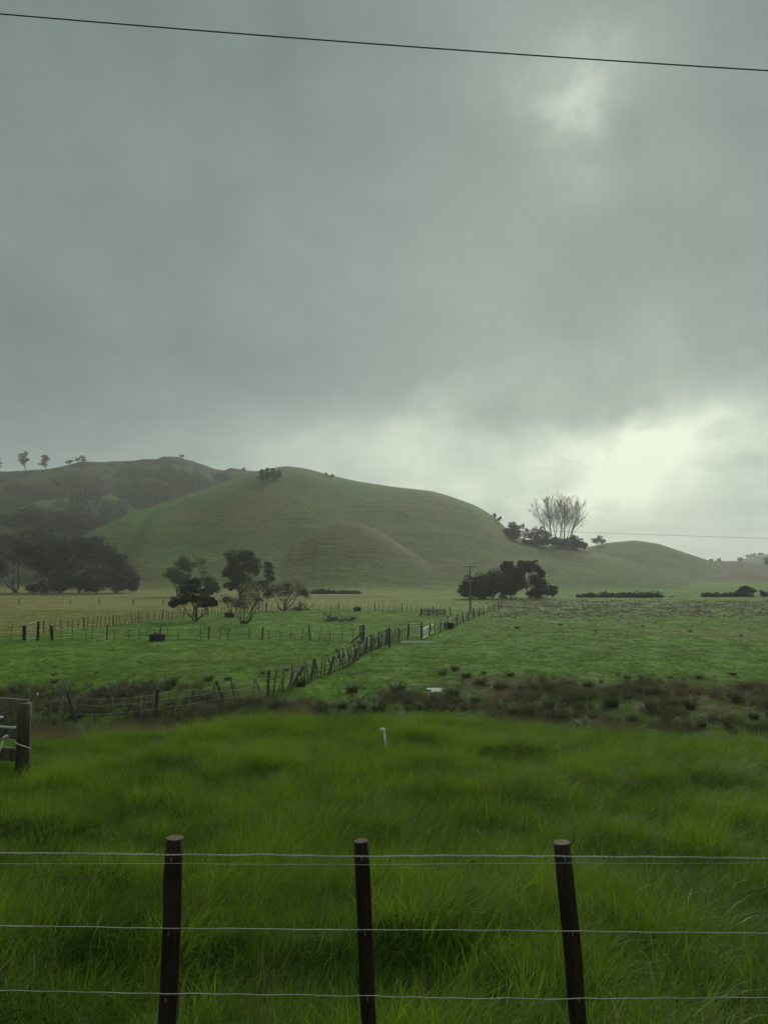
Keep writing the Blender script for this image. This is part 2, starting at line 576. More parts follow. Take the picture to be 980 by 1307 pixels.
class MB:
    def __init__(self):
        self.v, self.f, self.s = [], [], []
        self.nv = 0

    def add(self, verts, faces, shade=0.5):
        verts = np.asarray(verts, float).reshape(-1, 3)
        self.v.append(verts)
        o = self.nv
        self.f += [tuple(int(i) + o for i in f) for f in faces]
        self.s += [shade] * len(faces)
        self.nv += len(verts)

    def tube(self, pts, rad, sides=6, cap=True, shade=0.5, wobble=0.0, rng=None):
        pts = np.asarray(pts, float)
        n = len(pts)
        rad = np.broadcast_to(np.asarray(rad, float), (n,))
        tan = np.gradient(pts, axis=0)
        tan /= np.linalg.norm(tan, axis=1)[:, None] + 1e-9
        ref = np.array([1.0, 0, 0]) if abs(tan[0][0]) < 0.9 else np.array([0, 1.0, 0])
        vs_ = []
        for i in range(n):
            a = np.cross(tan[i], ref)
            a /= np.linalg.norm(a) + 1e-9
            b = np.cross(tan[i], a)
            for k in range(sides):
                th = 2 * math.pi * k / sides
                rr = rad[i]
                if wobble and rng is not None:
                    rr *= 1 + wobble * (rng.random() - .5)
                vs_.append(pts[i] + rr * (math.cos(th) * a + math.sin(th) * b))
        fs = []
        for i in range(n - 1):
            for k in range(sides):
                k2 = (k + 1) % sides
                fs.append((i * sides + k, i * sides + k2, (i + 1) * sides + k2, (i + 1) * sides + k))
        if cap:
            fs.append(tuple(range(sides))[::-1])
            fs.append(tuple((n - 1) * sides + k for k in range(sides)))
        self.add(vs_, fs, shade)

    def box(self, c, s, rot=None, shade=0.5, bev=0.0):
        c, s = np.asarray(c, float), np.asarray(s, float) / 2
        q = np.array([[x, y, z] for x in (-1, 1) for y in (-1, 1) for z in (-1, 1)], float) * s
        if rot is not None:
            q = q @ np.asarray(rot).T
        self.add(q + c, [(0, 1, 3, 2), (4, 6, 7, 5), (0, 4, 5, 1), (2, 3, 7, 6), (0, 2, 6, 4), (1, 5, 7, 3)], shade)

    def quads(self, Q, shades):
        """Q: n x 4 x 3"""
        n = len(Q)
        self.v.append(Q.reshape(-1, 3))
        o = self.nv
        self.f += [(o + 4 * i, o + 4 * i + 1, o + 4 * i + 2, o + 4 * i + 3) for i in range(n)]
        self.s += list(shades)
        self.nv += 4 * n

    def mesh(self, name, material, smooth=False):
        me = bpy.data.meshes.new(name)
        v = np.concatenate(self.v) if self.v else np.zeros((0, 3))
        me.from_pydata(v.tolist(), [], self.f)
        a = me.attributes.new('shade', 'FLOAT', 'FACE')
        a.data.foreach_set('value', np.asarray(self.s, dtype=np.float32))
        if smooth:
            me.polygons.foreach_set('use_smooth', [True] * len(me.polygons))
        me.materials.append(material)
        me.update()
        return me


def link(name, me, parent=None, loc=None, rot=None, scale=None):
    o = bpy.data.objects.new(name, me)
    COL.objects.link(o)
    if parent is not None:
        o.parent = parent
    if loc is not None:
        o.location = tuple(float(c) for c in loc)
    if rot is not None:
        o.rotation_euler = rot
    if scale is not None:
        o.scale = scale if hasattr(scale, '__len__') else (scale,) * 3
    return o


def tag(o, label=None, cat=None, group=None, kind=None):
    if label:
        o['label'] = label
    if cat:
        o['category'] = cat
    if group:
        o['group'] = group
    if kind:
        o['kind'] = kind
    return o


def thing(name, loc, label, cat, group=None, rz=0.0):
    o = link(name, None, loc=loc, rot=(0, 0, rz))
    return tag(o, label, cat, group)


# ---------------------------------------------------------------- ground sheet
TRACK = [hit(px, py) for px, py in ((160, 722), (167, 708), (174, 695), (181, 682), (188, 668), (196, 656), (204, 648))]


def ground_colors(x, y, z, best, t, hm, ng, k):
    n = len(x)
    yy = np.maximum(y, 5.0)
    px = 490 + 980 * x / yy
    py = 730 + 980 * EYE / yy
    n1 = fbm(x / 14, y / 22, 71, 4)
    n2 = fbm(x / 5, y / 9, 81, 4)
    n3 = fbm(x / 40, y / 40, 91, 4)
    c = np.empty((n, 3))
    green = np.array([.074, .152, .014])
    dkgreen = np.array([.045, .082, .014])
    olive = np.array([.150, .145, .044])
    brown = np.array([.125, .098, .052])
    wet = np.array([.046, .056, .022])

    def mixin(c, col, m):
        return c * (1 - m[:, None]) + col * m[:, None]
    c[:] = green
    c = mixin(c, dkgreen, sstep(0.0, 0.45, n2) * 0.55)
    c = mixin(c, olive, sstep(0.1, 0.5, n1) * 0.3)
    # dry paddock behind the batten fence, left
    yf = np.interp(px, [0, 54, 293, 345, 430, 545, 600, 660], [812, 808, 781, 779, 775, 779, 776, 770])
    m = sstep(1.5, -1.5, py - yf + 2 * n1) * (1 - sstep(360, 640, px) * 0.75) * (1 - sstep(650, 700, px))
    c = mixin(c, olive, m * 0.9)
    # rough brown strip across the right
    m = sstep(764, 768, py) * sstep(800, 778, py + 14 * n1) * sstep(610, 680, px + 60 * n1)
    c = mixin(c, brown * .8, m * 0.6 * sstep(-.45, .15, n2))
    m = sstep(770, 776, py) * sstep(850, 790, py) * sstep(600, 760, px) * sstep(0.05, .4, n1)
    c = mixin(c, brown, m * .5)
    # wet ground at the foot of the bank
    lo = np.interp(px, [0, 300, 420, 520, 620, 760, 980], [868, 868, 884, 872, 858, 862, 864])
    m = sstep(lo - 3, lo + 12, py + 16 * n2)
    c = mixin(c, wet, m * 0.75)
    c = mixin(c, brown * .75, m * sstep(.0, .35, n1) * sstep(520, 600, px) * .6)
    # bank soil and thatch, darkened to stand for shade between the blades
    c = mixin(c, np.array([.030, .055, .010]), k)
    # hills
    hA, hAb = np.array([.064, .100, .022]), np.array([.098, .092, .038])
    hAg = np.array([.058, .120, .016])
    hB, hBb = np.array([.034, .043, .020]), np.array([.066, .064, .032])
    hC, hD = np.array([.068, .095, .028]), np.array([.05, .055, .04])
    hc = np.zeros((n, 3))
    hc[:] = hA
    hc = mixin(hc, hAb, sstep(-0.15, 0.35, n3 + .4 * n1) * .75)
    hc = mixin(hc, hAg, sstep(.25, .02, t) * .7)
    hc = mixin(hc, hAg, sstep(.55, .7, t) * sstep(.95, .8, t) * sstep(0.2, -.2, n3) * .8)
    isA2 = (best == 1)
    hc = mixin(hc, hAb, isA2 * sstep(.35, .7, t) * .75)
    isB = (best == 3) | (best == 4) | (best == 5)
    cb = np.tile(hB, (n, 1))
    cb = mixin(cb, hBb, sstep(.12, .4, ng) * .8)
    cb = mixin(cb, hAg * .95, ((best == 4) | (best == 5)) * sstep(.72, .95, t) * .85)  # spur crests greened lighter to look lit, light put into the colour
    cb = mixin(cb, np.array([.020, .026, .015]), sstep(.13, .02, ng) * .8)
    hc[isB] = cb[isB]
    isC = best == 6
    cc = np.tile(hC, (n, 1))
    cc = mixin(cc, np.array([.10, .085, .055]), sstep(890, 930, px) * .85)
    hc[isC] = cc[isC]
    hc[best == 7] = hD
    tr = np.array(TRACK)
    # wheel track climbing the spur
    dmin = np.full(n, 1e9)
    for a, b in zip(tr[:-1], tr[1:]):
        ab = (b - a)[:2]
        s = np.clip(((x - a[0]) * ab[0] + (y - a[1]) * ab[1]) / (ab @ ab), 0, 1)
        dmin = np.minimum(dmin, np.hypot(x - a[0] - s * ab[0], y - a[1] - s * ab[1]))
    hc = mixin(hc, np.array([.045, .055, .018]), np.exp(-(dmin / 2.2) ** 2) * .7)
    scar = hit(186, 741)
    dd = np.hypot((x - scar[0]) / 5, (y - scar[1]) / 9)
    hc = mixin(hc, np.array([.12, .06, .032]), np.exp(-dd ** 2) * .8)
    mh = sstep(.1, 1.5, hm) * (y > 150)
    c = mixin(c, hc, mh)
    return c, mh


def build_ground():
    a = np.radians(np.concatenate([np.linspace(-180, -44, 34, endpoint=False), np.linspace(-44, -33, 40, endpoint=False),
                                   np.linspace(-33, 33, 640, endpoint=False), np.linspace(33, 44, 40, endpoint=False), np.linspace(44, 180, 34, endpoint=False)]))
    r = np.concatenate([np.linspace(.6, 3, 14, endpoint=False), np.geomspace(3, 26, 190, endpoint=False), np.geomspace(26, 760, 470, endpoint=False), np.geomspace(760, 2600, 40)])
    na, nr = len(a), len(r)
    A, Rr = np.meshgrid(a, r)
    x, y = (Rr * np.sin(A)).ravel(), (Rr * np.cos(A)).ravel()
    z, best, t, hm, ng, k = terrain(x, y, True)
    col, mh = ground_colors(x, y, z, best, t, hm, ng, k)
    V = np.stack([x, y, z], 1)
    V = np.vstack([V, [[0, 0, 3.75]]])
    i = np.arange(nr - 1)[:, None] * na
    j = np.arange(na)[None, :]
    j2 = (j + 1) % na
    q = np.stack([i + j, i + j2, i + na + j2, i + na + j], -1).reshape(-1, 4)[:, ::-1]
    cen = len(V) - 1
    tri = np.stack([np.full(na, cen), (np.arange(na) + 1) % na, np.arange(na)], 1)
    me = bpy.data.meshes.new('ground')
    nq, nt = len(q), len(tri)
    me.vertices.add(len(V))
    me.vertices.foreach_set('co', V.astype(np.float32).ravel())
    me.loops.add(nq * 4 + nt * 3)
    me.loops.foreach_set('vertex_index', np.concatenate([q.ravel(), tri.ravel()]).astype(np.int32))
    me.polygons.add(nq + nt)
    ls = np.concatenate([np.arange(nq) * 4, nq * 4 + np.arange(nt) * 3]).astype(np.int32)
    me.polygons.foreach_set('loop_start', ls)
    me.update(calc_edges=True)
    me.validate()
    me.polygons.foreach_set('use_smooth', [True] * len(me.polygons))
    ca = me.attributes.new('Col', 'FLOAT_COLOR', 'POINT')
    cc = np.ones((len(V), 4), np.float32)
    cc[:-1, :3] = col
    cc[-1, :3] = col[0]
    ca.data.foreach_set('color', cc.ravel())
    ha = me.attributes.new('hill', 'FLOAT', 'POINT')
    ha.data.foreach_set('value', np.append(mh, 0).astype(np.float32))
    me.materials.append(M['ground'])
    o = link('ground', me)
    tag(o, 'rolling green farmland with flat paddocks and grassy hills', 'ground', kind='structure')


build_ground()

# puddles in the wet ground
for i, (qx, qy, rx_, ry_) in enumerate(PUD):
    rg = np.random.default_rng(60 + i)
    nn = 40
    th = np.linspace(0, 2 * math.pi, nn, endpoint=False)
    rr = 1 + 0.35 * np.sin(3 * th + i) + .2 * np.sin(5 * th + 2 * i) + .12 * rg.standard_normal(nn)
    P = np.stack([rx_ * rr * np.cos(th), ry_ * rr * np.sin(th), np.zeros(nn)], 1)
    b = MB()
    b.add(np.vstack([P, [[0, 0, 0]]]), [(k, (k + 1) % nn, nn) for k in range(nn)])
    tag(link('puddle', b.mesh('puddle', M['water']), loc=(qx, qy, -0.045)), kind='structure')

# ---------------------------------------------------------------- grass and rushes (scattered stuff)


def tuft_mesh(name, rng, material, nb, hmin, hmax, spread, width, lean, wind=(0.25, 0.1), segs=3):
    V, Fc, S = [], [], []
    o = 0
    for _ in range(nb):
        a = rng.uniform(0, 2 * math.pi)
        rr = spread * math.sqrt(rng.random())
        p = np.array([rr * math.cos(a), rr * math.sin(a), -0.03])
        h = rng.uniform(hmin, hmax)
        a2 = a + rng.normal(0, 0.9)
        ln = lean * rng.uniform(0.2, 1.2)
        d = np.array([math.cos(a2), math.sin(a2), 0]) * ln + np.array([wind[0], wind[1], 0]) * rng.uniform(.3, 1.2)
        fa = rng.uniform(0, math.pi)
        w = np.array([math.cos(fa), math.sin(fa), 0]) * width * rng.uniform(.7, 1.3)
        s = rng.random()
        for k in range(segs + 1):
            t = k / segs
            c = p + np.array([0, 0, h * (t - 0.18 * np.linalg.norm(d) * t ** 3)]) + d * h * t ** 2
            ww = w * (1 - t) ** 0.7 * 0.5
            if k < segs:
                V += [c - ww, c + ww]
            else:
                V += [c]
        for k in range(segs - 1):
            Fc.append((o + 2 * k, o + 2 * k + 1, o + 2 * k + 3, o + 2 * k + 2))
            S.append(s)
        Fc.append((o + 2 * segs - 2, o + 2 * segs - 1, o + 2 * segs))
        S.append(s)
        o += 2 * segs + 1
    b = MB()
    b.add(V, Fc)
    b.s = S
    return b.mesh(name, material, True)


def variants(name, meshes):
    c = bpy.data.collections.new(name)
    for m in meshes:
        c.objects.link(bpy.data.objects.new(m.name, m))
    return c


def scatter(name, label, cat, P, rot, sc, tint, coll, nvar):
    me = bpy.data.meshes.new(name)
    n = len(P)
    me.vertices.add(n)
    me.vertices.foreach_set('co', np.asarray(P, np.float32).ravel())
    for nm, typ, d, key in (('rot', 'FLOAT_VECTOR', rot, 'vector'), ('scl', 'FLOAT_VECTOR', sc, 'vector'), ('tint', 'FLOAT', tint, 'value'),
                            ('pick', 'INT', R0.integers(0, nvar, n), 'value')):
        a = me.attributes.new(nm, typ, 'POINT')
        a.data.foreach_set(key, np.asarray(d, np.int32 if typ == 'INT' else np.float32).ravel())
    o = link(name, me)
    tag(o, label, cat, kind='stuff')
    ng = bpy.data.node_groups.new(name, 'GeometryNodeTree')
    ng.interface.new_socket('Geometry', in_out='INPUT', socket_type='NodeSocketGeometry')
    ng.interface.new_socket('Geometry', in_out='OUTPUT', socket_type='NodeSocketGeometry')
    nd = ng.nodes
    gi, go = nd.new('NodeGroupInput'), nd.new('NodeGroupOutput')
    ci = nd.new('GeometryNodeCollectionInfo')
    ci.inputs['Collection'].default_value = coll
    ci.inputs['Separate Children'].default_value = True
    ci.inputs['Reset Children'].default_value = True
    ip = nd.new('GeometryNodeInstanceOnPoints')
    ip.inputs['Pick Instance'].default_value = True

    def na(nm, typ):
        a = nd.new('GeometryNodeInputNamedAttribute')
        a.data_type = typ
        a.inputs[0].default_value = nm
        return a.outputs[0]
    L = ng.links.new
    e2r = nd.new('FunctionNodeEulerToRotation')
    L(na('rot', 'FLOAT_VECTOR'), e2r.inputs[0])
    L(gi.outputs[0], ip.inputs['Points'])
    L(ci.outputs[0], ip.inputs['Instance'])
    L(na('pick', 'INT'), ip.inputs['Instance Index'])
    L(e2r.outputs[0], ip.inputs['Rotation'])
    L(na('scl', 'FLOAT_VECTOR'), ip.inputs['Scale'])
    L(ip.outputs[0], go.inputs[0])
    md = o.modifiers.new('scatter', 'NODES')
    md.node_group = ng
    return o


rg = np.random.default_rng(11)
long_c = variants('long_tufts', [tuft_mesh('tuft', rg, M['grass'], 46, .12, .36, .16, .0055, .85, (.36, .12)) for _ in range(7)])
flat_c = variants('flat_tufts', [tuft_mesh('flat_tuft', rg, M['short'], 22, .05, .15, .22, .016, .6, (.1, 0), 2) for _ in range(5)])
rush_c = variants('rush_tufts', [tuft_mesh('rush_tuft', rg, M['rush'], 46, .3, 1.0, .18, .018, .75, (.04, 0), 3) for _ in range(5)])
straw_c = variants('straw_tufts', [tuft_mesh('straw_tuft', rg, M['straw'], 16, .3, .75, .16, .008, .45, (.18, .05), 3) for _ in range(4)])


def rand_wedge(n, y0, y1, wfac, add, rng, power=1.0):
    """random points in the strip of ground in view, weight ~ y^power"""
    u = rng.random(n)
    a, b = y0 ** (power + 1), y1 ** (power + 1)
    y = (a + u * (b - a)) ** (1 / (power + 1)) if power != -1 else y0 * (y1 / y0) ** u
    x = (rng.random(n) * 2 - 1) * (wfac * y + add)
    return x, y


# long pasture on the bank
rg = np.random.default_rng(12)
x, y = rand_wedge(29000, 1.6, 27, .66, 1.2, rg, 0.55)
yc = np.interp(x, _cx, CREST_D)
keep = y < yc + 5.5
x, y = x[keep], y[keep]
z = terrain(x, y)
hn = fbm(x / 2.2, y / 1.7, 101, 3)
h5 = fbm(x / .62, y / .5, 141, 2)
dn = fbm(x / 1.5, y / .9, 111, 3)
hum = fbm(x / 1.5 + .4 * fbm(x, y, 5, 2), y / 0.95, 15, 3)
s = 0.92 + 0.55 * hn + .55 * h5 + rg.normal(0, .15, len(x))
tint = np.clip(0.60 + 0.55 * hn + .5 * np.clip(hum, -.4, .4) - 0.8 * sstep(.12, .5, dn) + rg.normal(0, .22, len(x)) - .16 * sstep(8, 4, y) + .3 * fbm(x / 5, y / 2.2, 117, 2) + .45 * h5 + .12 * sstep(12, 18, y), 0, 1)  # tint carries painted shade: darker in hollows and towards the near edge
s = np.clip(s, .4, 1.9) * (1 + .012 * np.clip(y - 6, 0, 20))
wa = fbm(x / 4, y / 3, 121, 2) * 1.4
rot = np.stack([rg.normal(0, .18, len(x)), rg.normal(0.12, .18, len(x)), wa + rg.normal(0, .5, len(x))], 1)
sc = np.stack([s * 1.15, s * 1.15, s * rg.uniform(.8, 1.15, len(x))], 1)
scatter('long_grass', 'long lush green grass covering the near bank behind the wire fence', 'grass', np.stack([x, y, z], 1), rot, sc, tint, long_c, 7)

# pale seed stalks through it
x, y = rand_wedge(420, 3.0, 21, .62, 1, rg, .6)
z = terrain(x, y)
scatter('seed_stalks', 'pale dry stalks scattered through the long green grass', 'grass', np.stack([x, y, z], 1),
        np.stack([rg.normal(0, .3, len(x)), rg.normal(0, .3, len(x)), rg.uniform(0, 6.3, len(x))], 1),
        np.stack([rg.uniform(.5, .8, len(x))] * 3, 1), rg.random(len(x)), straw_c, 4)

# grazed grass on the flats
x, y = rand_wedge(60000, 26, 120, .62, 2, rg, -1)
yc = np.interp(x, _cx, CREST_D)
z = terrain(x, y)
n1 = fbm(x / 2.2, y / 3.6, 131, 3)
keep = (y > yc + 5) & (n1 > -.45 + .25 * rg.standard_normal(len(x)))
for (qx, qy, rx_, ry_) in PUD:
    keep &= np.hypot((x - qx) / rx_, (y - qy) / ry_) > 1.35
x, y, z, n1 = x[keep], y[keep], z[keep], n1[keep]
s = np.clip(.8 + .7 * n1 + rg.normal(0, .15, len(x)), .3, 1.8)
scatter('pasture_grass', 'short grazed green grass over the flat paddocks', 'grass', np.stack([x, y, z], 1),
        np.stack([rg.normal(0, .15, len(x)), rg.normal(0, .15, len(x)), rg.uniform(0, 6.3, len(x))], 1),
        np.stack([s * 1.3, s * 1.3, s], 1), np.clip(.5 + .5 * n1 + rg.normal(0, .18, len(x)), 0, 1), flat_c, 5)


def rush_field(n, y0, y1, fn, seed):
    rg = np.random.default_rng(seed)
    x, y = rand_wedge(n, y0, y1, .62, 2, rg, -1)
    px, py = 490 + 980 * x / y, 730 + 980 * EYE / y
    m = fn(px, py, fbm(x / 4, y / 6, seed, 4), fbm(x / 1.6, y / 2.4, seed + 3, 3))
    keep = rg.random(n) < m
    for (qx, qy, rx_, ry_) in PUD:
        keep &= np.hypot((x - qx) / rx_, (y - qy) / ry_) > 1.5
    return x[keep], y[keep], px[keep], py[keep], rg


# dark rushes in the wet strip below the bank
lo = lambda px: np.interp(px, [0, 150, 300, 400, 470, 560, 620, 760, 980], [880, 872, 872, 886, 884, 880, 866, 868, 872])
x, y, px, py, rg = rush_field(12000, 28, 46, lambda px, py, a, b: sstep(lo(px) - 4, lo(px) + 16, py + 18 * a) * sstep(-.25, .2, a + .6 * b + .2 * (px < 330)), 201)
z = terrain(x, y)
br = fbm(x / 3.5, y / 5, 207, 3)
tint = np.clip(.30 + .9 * sstep(-.1, .4, br) * sstep(480, 640, px) + rg.normal(0, .14, len(x)), 0, 1)
s = np.clip(.44 + .45 * fbm(x / 1.6, y / 2.4, 211, 2) + rg.normal(0, .1, len(x)), .3, 1.0)
scatter('rush_bed', 'mass of dark brown rushes in the wet ground below the bank', 'rushes', np.stack([x, y, z], 1),
        np.stack([rg.normal(0, .15, len(x)), rg.normal(0, .15, len(x)), rg.uniform(0, 6.3, len(x))], 1),
        np.stack([s * 1.1, s * 1.1, s], 1), tint, rush_c, 5)
# rough brown growth across the far right paddock
x, y, px, py, rg = rush_field(42000, 80, 170, lambda px, py, a, b: sstep(764, 768, py) * sstep(796, 776, py + 12 * a) * sstep(610, 670, px + 40 * a) * sstep(-.2, .25, a + .5 * b), 231)
z = terrain(x, y)
scatter('rough_growth', 'brown rough growth in the far paddock before the hill', 'rushes', np.stack([x, y, z], 1),
        np.stack([rg.normal(0, .15, len(x)), rg.normal(0, .15, len(x)), rg.uniform(0, 6.3, len(x))], 1),
        np.stack([rg.uniform(.5, .9, len(x))] * 2 + [rg.uniform(.15, .38, len(x))], 1), np.clip(.5 + rg.normal(0, .2, len(x)), 0, 1), rush_c, 5)
# straw along the ditch fence
rg = np.random.default_rng(241)
px_ = rg.uniform(20, 400, 700)
y = np.interp(px_, [0, 100, 250, 330, 400], [26.5, 27.5, 28.5, 30, 33]) + rg.normal(0, 1.0, 700)
x = (px_ - 490) / 980 * y
z = terrain(x, y)
scatter('ditch_straw', 'dry straw grass along the ditch fence below the bank', 'grass', np.stack([x, y, z], 1),
        np.stack([rg.normal(0, .3, 700), rg.normal(0, .3, 700), rg.uniform(0, 6.3, 700)], 1),
        np.stack([rg.uniform(.8, 1.5, 700)] * 3, 1), rg.random(700), straw_c, 4)

# single rush clumps that stand clear
clump_meshes = [tuft_mesh('rush_clump', np.random.default_rng(300 + i), M['rush'], 210, .35, 1.0, .22, .020, 1.0, (.03, 0), 3) for i in range(5)]


def m_clump(name, lo_, hi_):
    return m_leaf(name, lo_, hi_, .2)


M['clump_dark'] = m_clump('dark_rush', (.028, .040, .016), (.085, .09, .042))
M['clump_brown'] = m_clump('brown_rush', (.055, .042, .024), (.15, .115, .07))
dark_ms, brown_ms = [], []
for me in clump_meshes:
    a, b = me, me.copy()
    a.materials[0] = M['clump_dark']
    b.materials[0] = M['clump_brown']
    dark_ms.append(a)
    brown_ms.append(b)
rg = np.random.default_rng(310)
DARK = [(384, 876, 26), (450, 884, 26), (507, 884, 32), (436, 904, 22), (483, 908, 34), (462, 906, 26), (408, 908, 24), (350, 905, 26), (578, 890, 28), (545, 904, 24), (606, 898, 24), (617, 860, 12), (651, 863, 15),
        (749, 877, 22), (800, 866, 15), (780, 903, 34), (700, 905, 26), (655, 912, 26), (805, 922, 26), (850, 928, 24), (895, 928, 22), (940, 896, 30), (930, 930, 20), (219, 876, 26), (266, 870, 20), (291, 868, 16),
        (720, 918, 22), (880, 905, 26), (70, 872, 16), (180, 884, 30), (140, 888, 32), (335, 860, 14), (366, 856, 12), (830, 906, 24), (962, 918, 22), (640, 905, 22)]
BROWN = [(704, 880, 20), (855, 866, 14), (893, 866, 16), (935, 862, 16), (640, 880, 24), (612, 874, 24), (595, 866, 22), (660, 892, 26), (565, 862, 18), (580, 856, 20), (685, 892, 22), (735, 892, 20), (840, 886, 24), (870, 880, 20),
         (915, 884, 20), (770, 884, 18), (815, 884, 18), (955, 878, 20), (715, 798, 9), (660, 802, 10), (760, 806, 8), (820, 800, 8), (880, 806, 9), (945, 812, 8), (69, 862, 12), (123, 860, 10)]
for lst, ms, nm, lab, grp in ((DARK, dark_ms, 'rush_clump', 'dark green rush clump', 'dark rush clumps'),
                              (BROWN, brown_ms, 'sedge_clump', 'dead brown sedge clump', 'brown sedge clumps')):
    for i, (px, py, w) in enumerate(lst):
        p = hit(px, py)
        s = w * p[1] / 980 / 1.15
        o = link(nm, ms[i % 5], loc=p, rot=(rg.normal(0, .06), rg.normal(0, .06), rg.uniform(0, 6.3)), scale=(s * 1.15, s * 1.15, s * (rg.uniform(.6, .85) if w > 16 else rg.uniform(.45, .65))))
        size = 'large' if w >= 28 else ('small' if w <= 16 else 'middling')
        where = ('along the thin ditch fence' if px < 330 else 'at the foot of the leaning fence' if px < 420 else 'in the dip below the pipe gate' if px < 530 else
                 'close to the puddles' if px < 625 else 'beyond the brown sedge patch by the puddles' if px < 730 else 'in the wet hollow between puddles and white peg' if px < 880 else 'around the white peg')
        if py < 830:
            where = 'out on the green paddock before the rough strip'
        tag(o, size + ' ' + lab + ' ' + where, 'rushes', grp + ', ' + size + ', ' + where)

# ---------------------------------------------------------------- trees


def leaf_cloud(mb, blobs, per, size, rng, fill=0.35, sub=9):
    """blobs: centre, radii. leaves sit on small sub clumps over each blob"""
    for (c, r) in blobs:
        c, r = np.asarray(c, float), np.asarray(r, float)
        vol = (r[0] * r[1] * r[2]) ** (2 / 3)
        ns = max(4, int(sub * 2.1 * (1 + rng.random() * .3)))
        for _ in range(ns):
            d = rng.standard_normal(3)
            d /= np.linalg.norm(d)
            d[2] = d[2] * 0.9 + .1
            rad = rng.uniform(fill * .5, 1.0) ** .7
            sc_ = c + d * r * rad
            sr = r.mean() * rng.uniform(.26, .5)
            n = int(per * .62 * rng.uniform(.6, 1.3))
            q = rng.standard_normal((n, 3))
            q /= np.linalg.norm(q, axis=1)[:, None]
            rr = rng.uniform(.35, 1.08, n) ** .6
            P = sc_ + q * (rr * sr)[:, None] * np.array([1.15, 1.15, .72])
            nor = q * .7 + rng.standard_normal((n, 3)) * .7 + np.array([0, 0, .25])
            nor /= np.linalg.norm(nor, axis=1)[:, None]
            a = np.cross(nor, rng.standard_normal((n, 3)))
            a /= np.linalg.norm(a, axis=1)[:, None]
            b = np.cross(nor, a)
            L = (size * rng.uniform(.6, 1.4, n))[:, None]
            W = L * rng.uniform(.35, .7, n)[:, None]
            Q = np.stack([P - a * L * .5, P + b * W * .5 + nor * L * .06, P + a * L * .5, P - b * W * .5 + nor * L * .06], 1)
            base_s = rng.uniform(.15, .8)
            mb.quads(Q, np.clip(base_s + rng.normal(0, .2, n), 0, 1))


def limb(mb, a, b, r0, r1, rng, bend=.12, sides=5, n=6):
    a, b = np.asarray(a, float), np.asarray(b, float)
    L = np.linalg.norm(b - a)
    off = rng.standard_normal(3) * L * bend
    t = np.linspace(0, 1, n)[:, None]
    pts = a * (1 - t) + b * t + off * (np.sin(t * math.pi)) + np.array([0, 0, -1]) * 0 * t
    pts[1:-1] += rng.standard_normal((n - 2, 3)) * L * .02
    mb.tube(pts, r0 + (r1 - r0) * np.linspace(0, 1, n), sides)
    return pts


def tree(name, label, base, Y, blobs, lmat, leaf=.3, per=60, sub=9, trunk=.25, stems=1, fill=.35, group=None, cat='tree', seed=1, bark='bark', depth=0.8, twigs=0, fork=.45):
    """base px,py ; blobs (px,py,rx,ry[,dz]) in photo pixels at depth Y"""
    rng = np.random.default_rng(seed)
    if Y is None:
        b0 = hit(*base)
    else:
        b0 = on(base[0], Y, base[1])
    Y = b0[1]
    m = Y / 980.0
    root = thing(name, b0, label, cat, group)
    bl = []
    for q in blobs:
        c = at(q[0], q[1], Y) - b0
        dy = q[4] if len(q) > 4 else rng.uniform(-.4, .4) * q[2] * m
        c = np.array([c[0], dy, max(c[2], q[3] * m * .5)])
        bl.append((c, (q[2] * m, q[2] * m * depth, q[3] * m)))
    tb = MB()
    top = np.mean([c for c, r in bl], axis=0)
    zlow = min(c[2] - r[2] * .4 for c, r in bl)
    fz = max(.12 * top[2], min(zlow, top[2]) * fork)
    for sidx in range(stems):
        ang = rng.uniform(0, 6.28)
        st = np.array([math.cos(ang), math.sin(ang), 0]) * trunk * (1.0 if stems > 1 else 0)
        mine = bl[sidx::stems] if stems > 1 else bl
        if not len(mine):
            mine = [bl[rng.integers(len(bl))]]
        tt = np.mean([c for c, r in mine], axis=0)
        f = np.array([st[0] + (tt[0] - st[0]) * .35, st[1] + (tt[1] - st[1]) * .35, fz * rng.uniform(.85, 1.1)])
        limb(tb, st + np.array([0, 0, -.25]), f, trunk * 1.15, trunk * .75, rng, .05, 8)
        for c, r in mine:
            p = limb(tb, f - np.array([0, 0, trunk * .3]), c + np.array([0, 0, r[2] * .2]), trunk * .6, trunk * .16, rng, .1, 5)
            for _ in range(4 + twigs):
                d = rng.standard_normal(3)
                d /= np.linalg.norm(d)
                e = c + d * np.array(r) * rng.uniform(.6, 1.0)
                limb(tb, p[rng.integers(2, 6)], e, trunk * .2, trunk * .05, rng, .12, 4, 5)
            for _ in range(twigs * 6):
                d = rng.standard_normal(3)
                d /= np.linalg.norm(d)
                s0 = c + d * np.array(r) * rng.uniform(.1, .7)
                limb(tb, s0, s0 + (d + np.array([0, 0, .5])) * np.array(r) * .45, trunk * .09, trunk * .03, rng, .1, 3, 3)
    link('trunk', tb.mesh('trunk', M[bark], True), root)
    cb = MB()
    leaf_cloud(cb, bl, per, leaf, rng, fill, sub)
    link('crown', cb.mesh('crown', lmat), root)
    return root


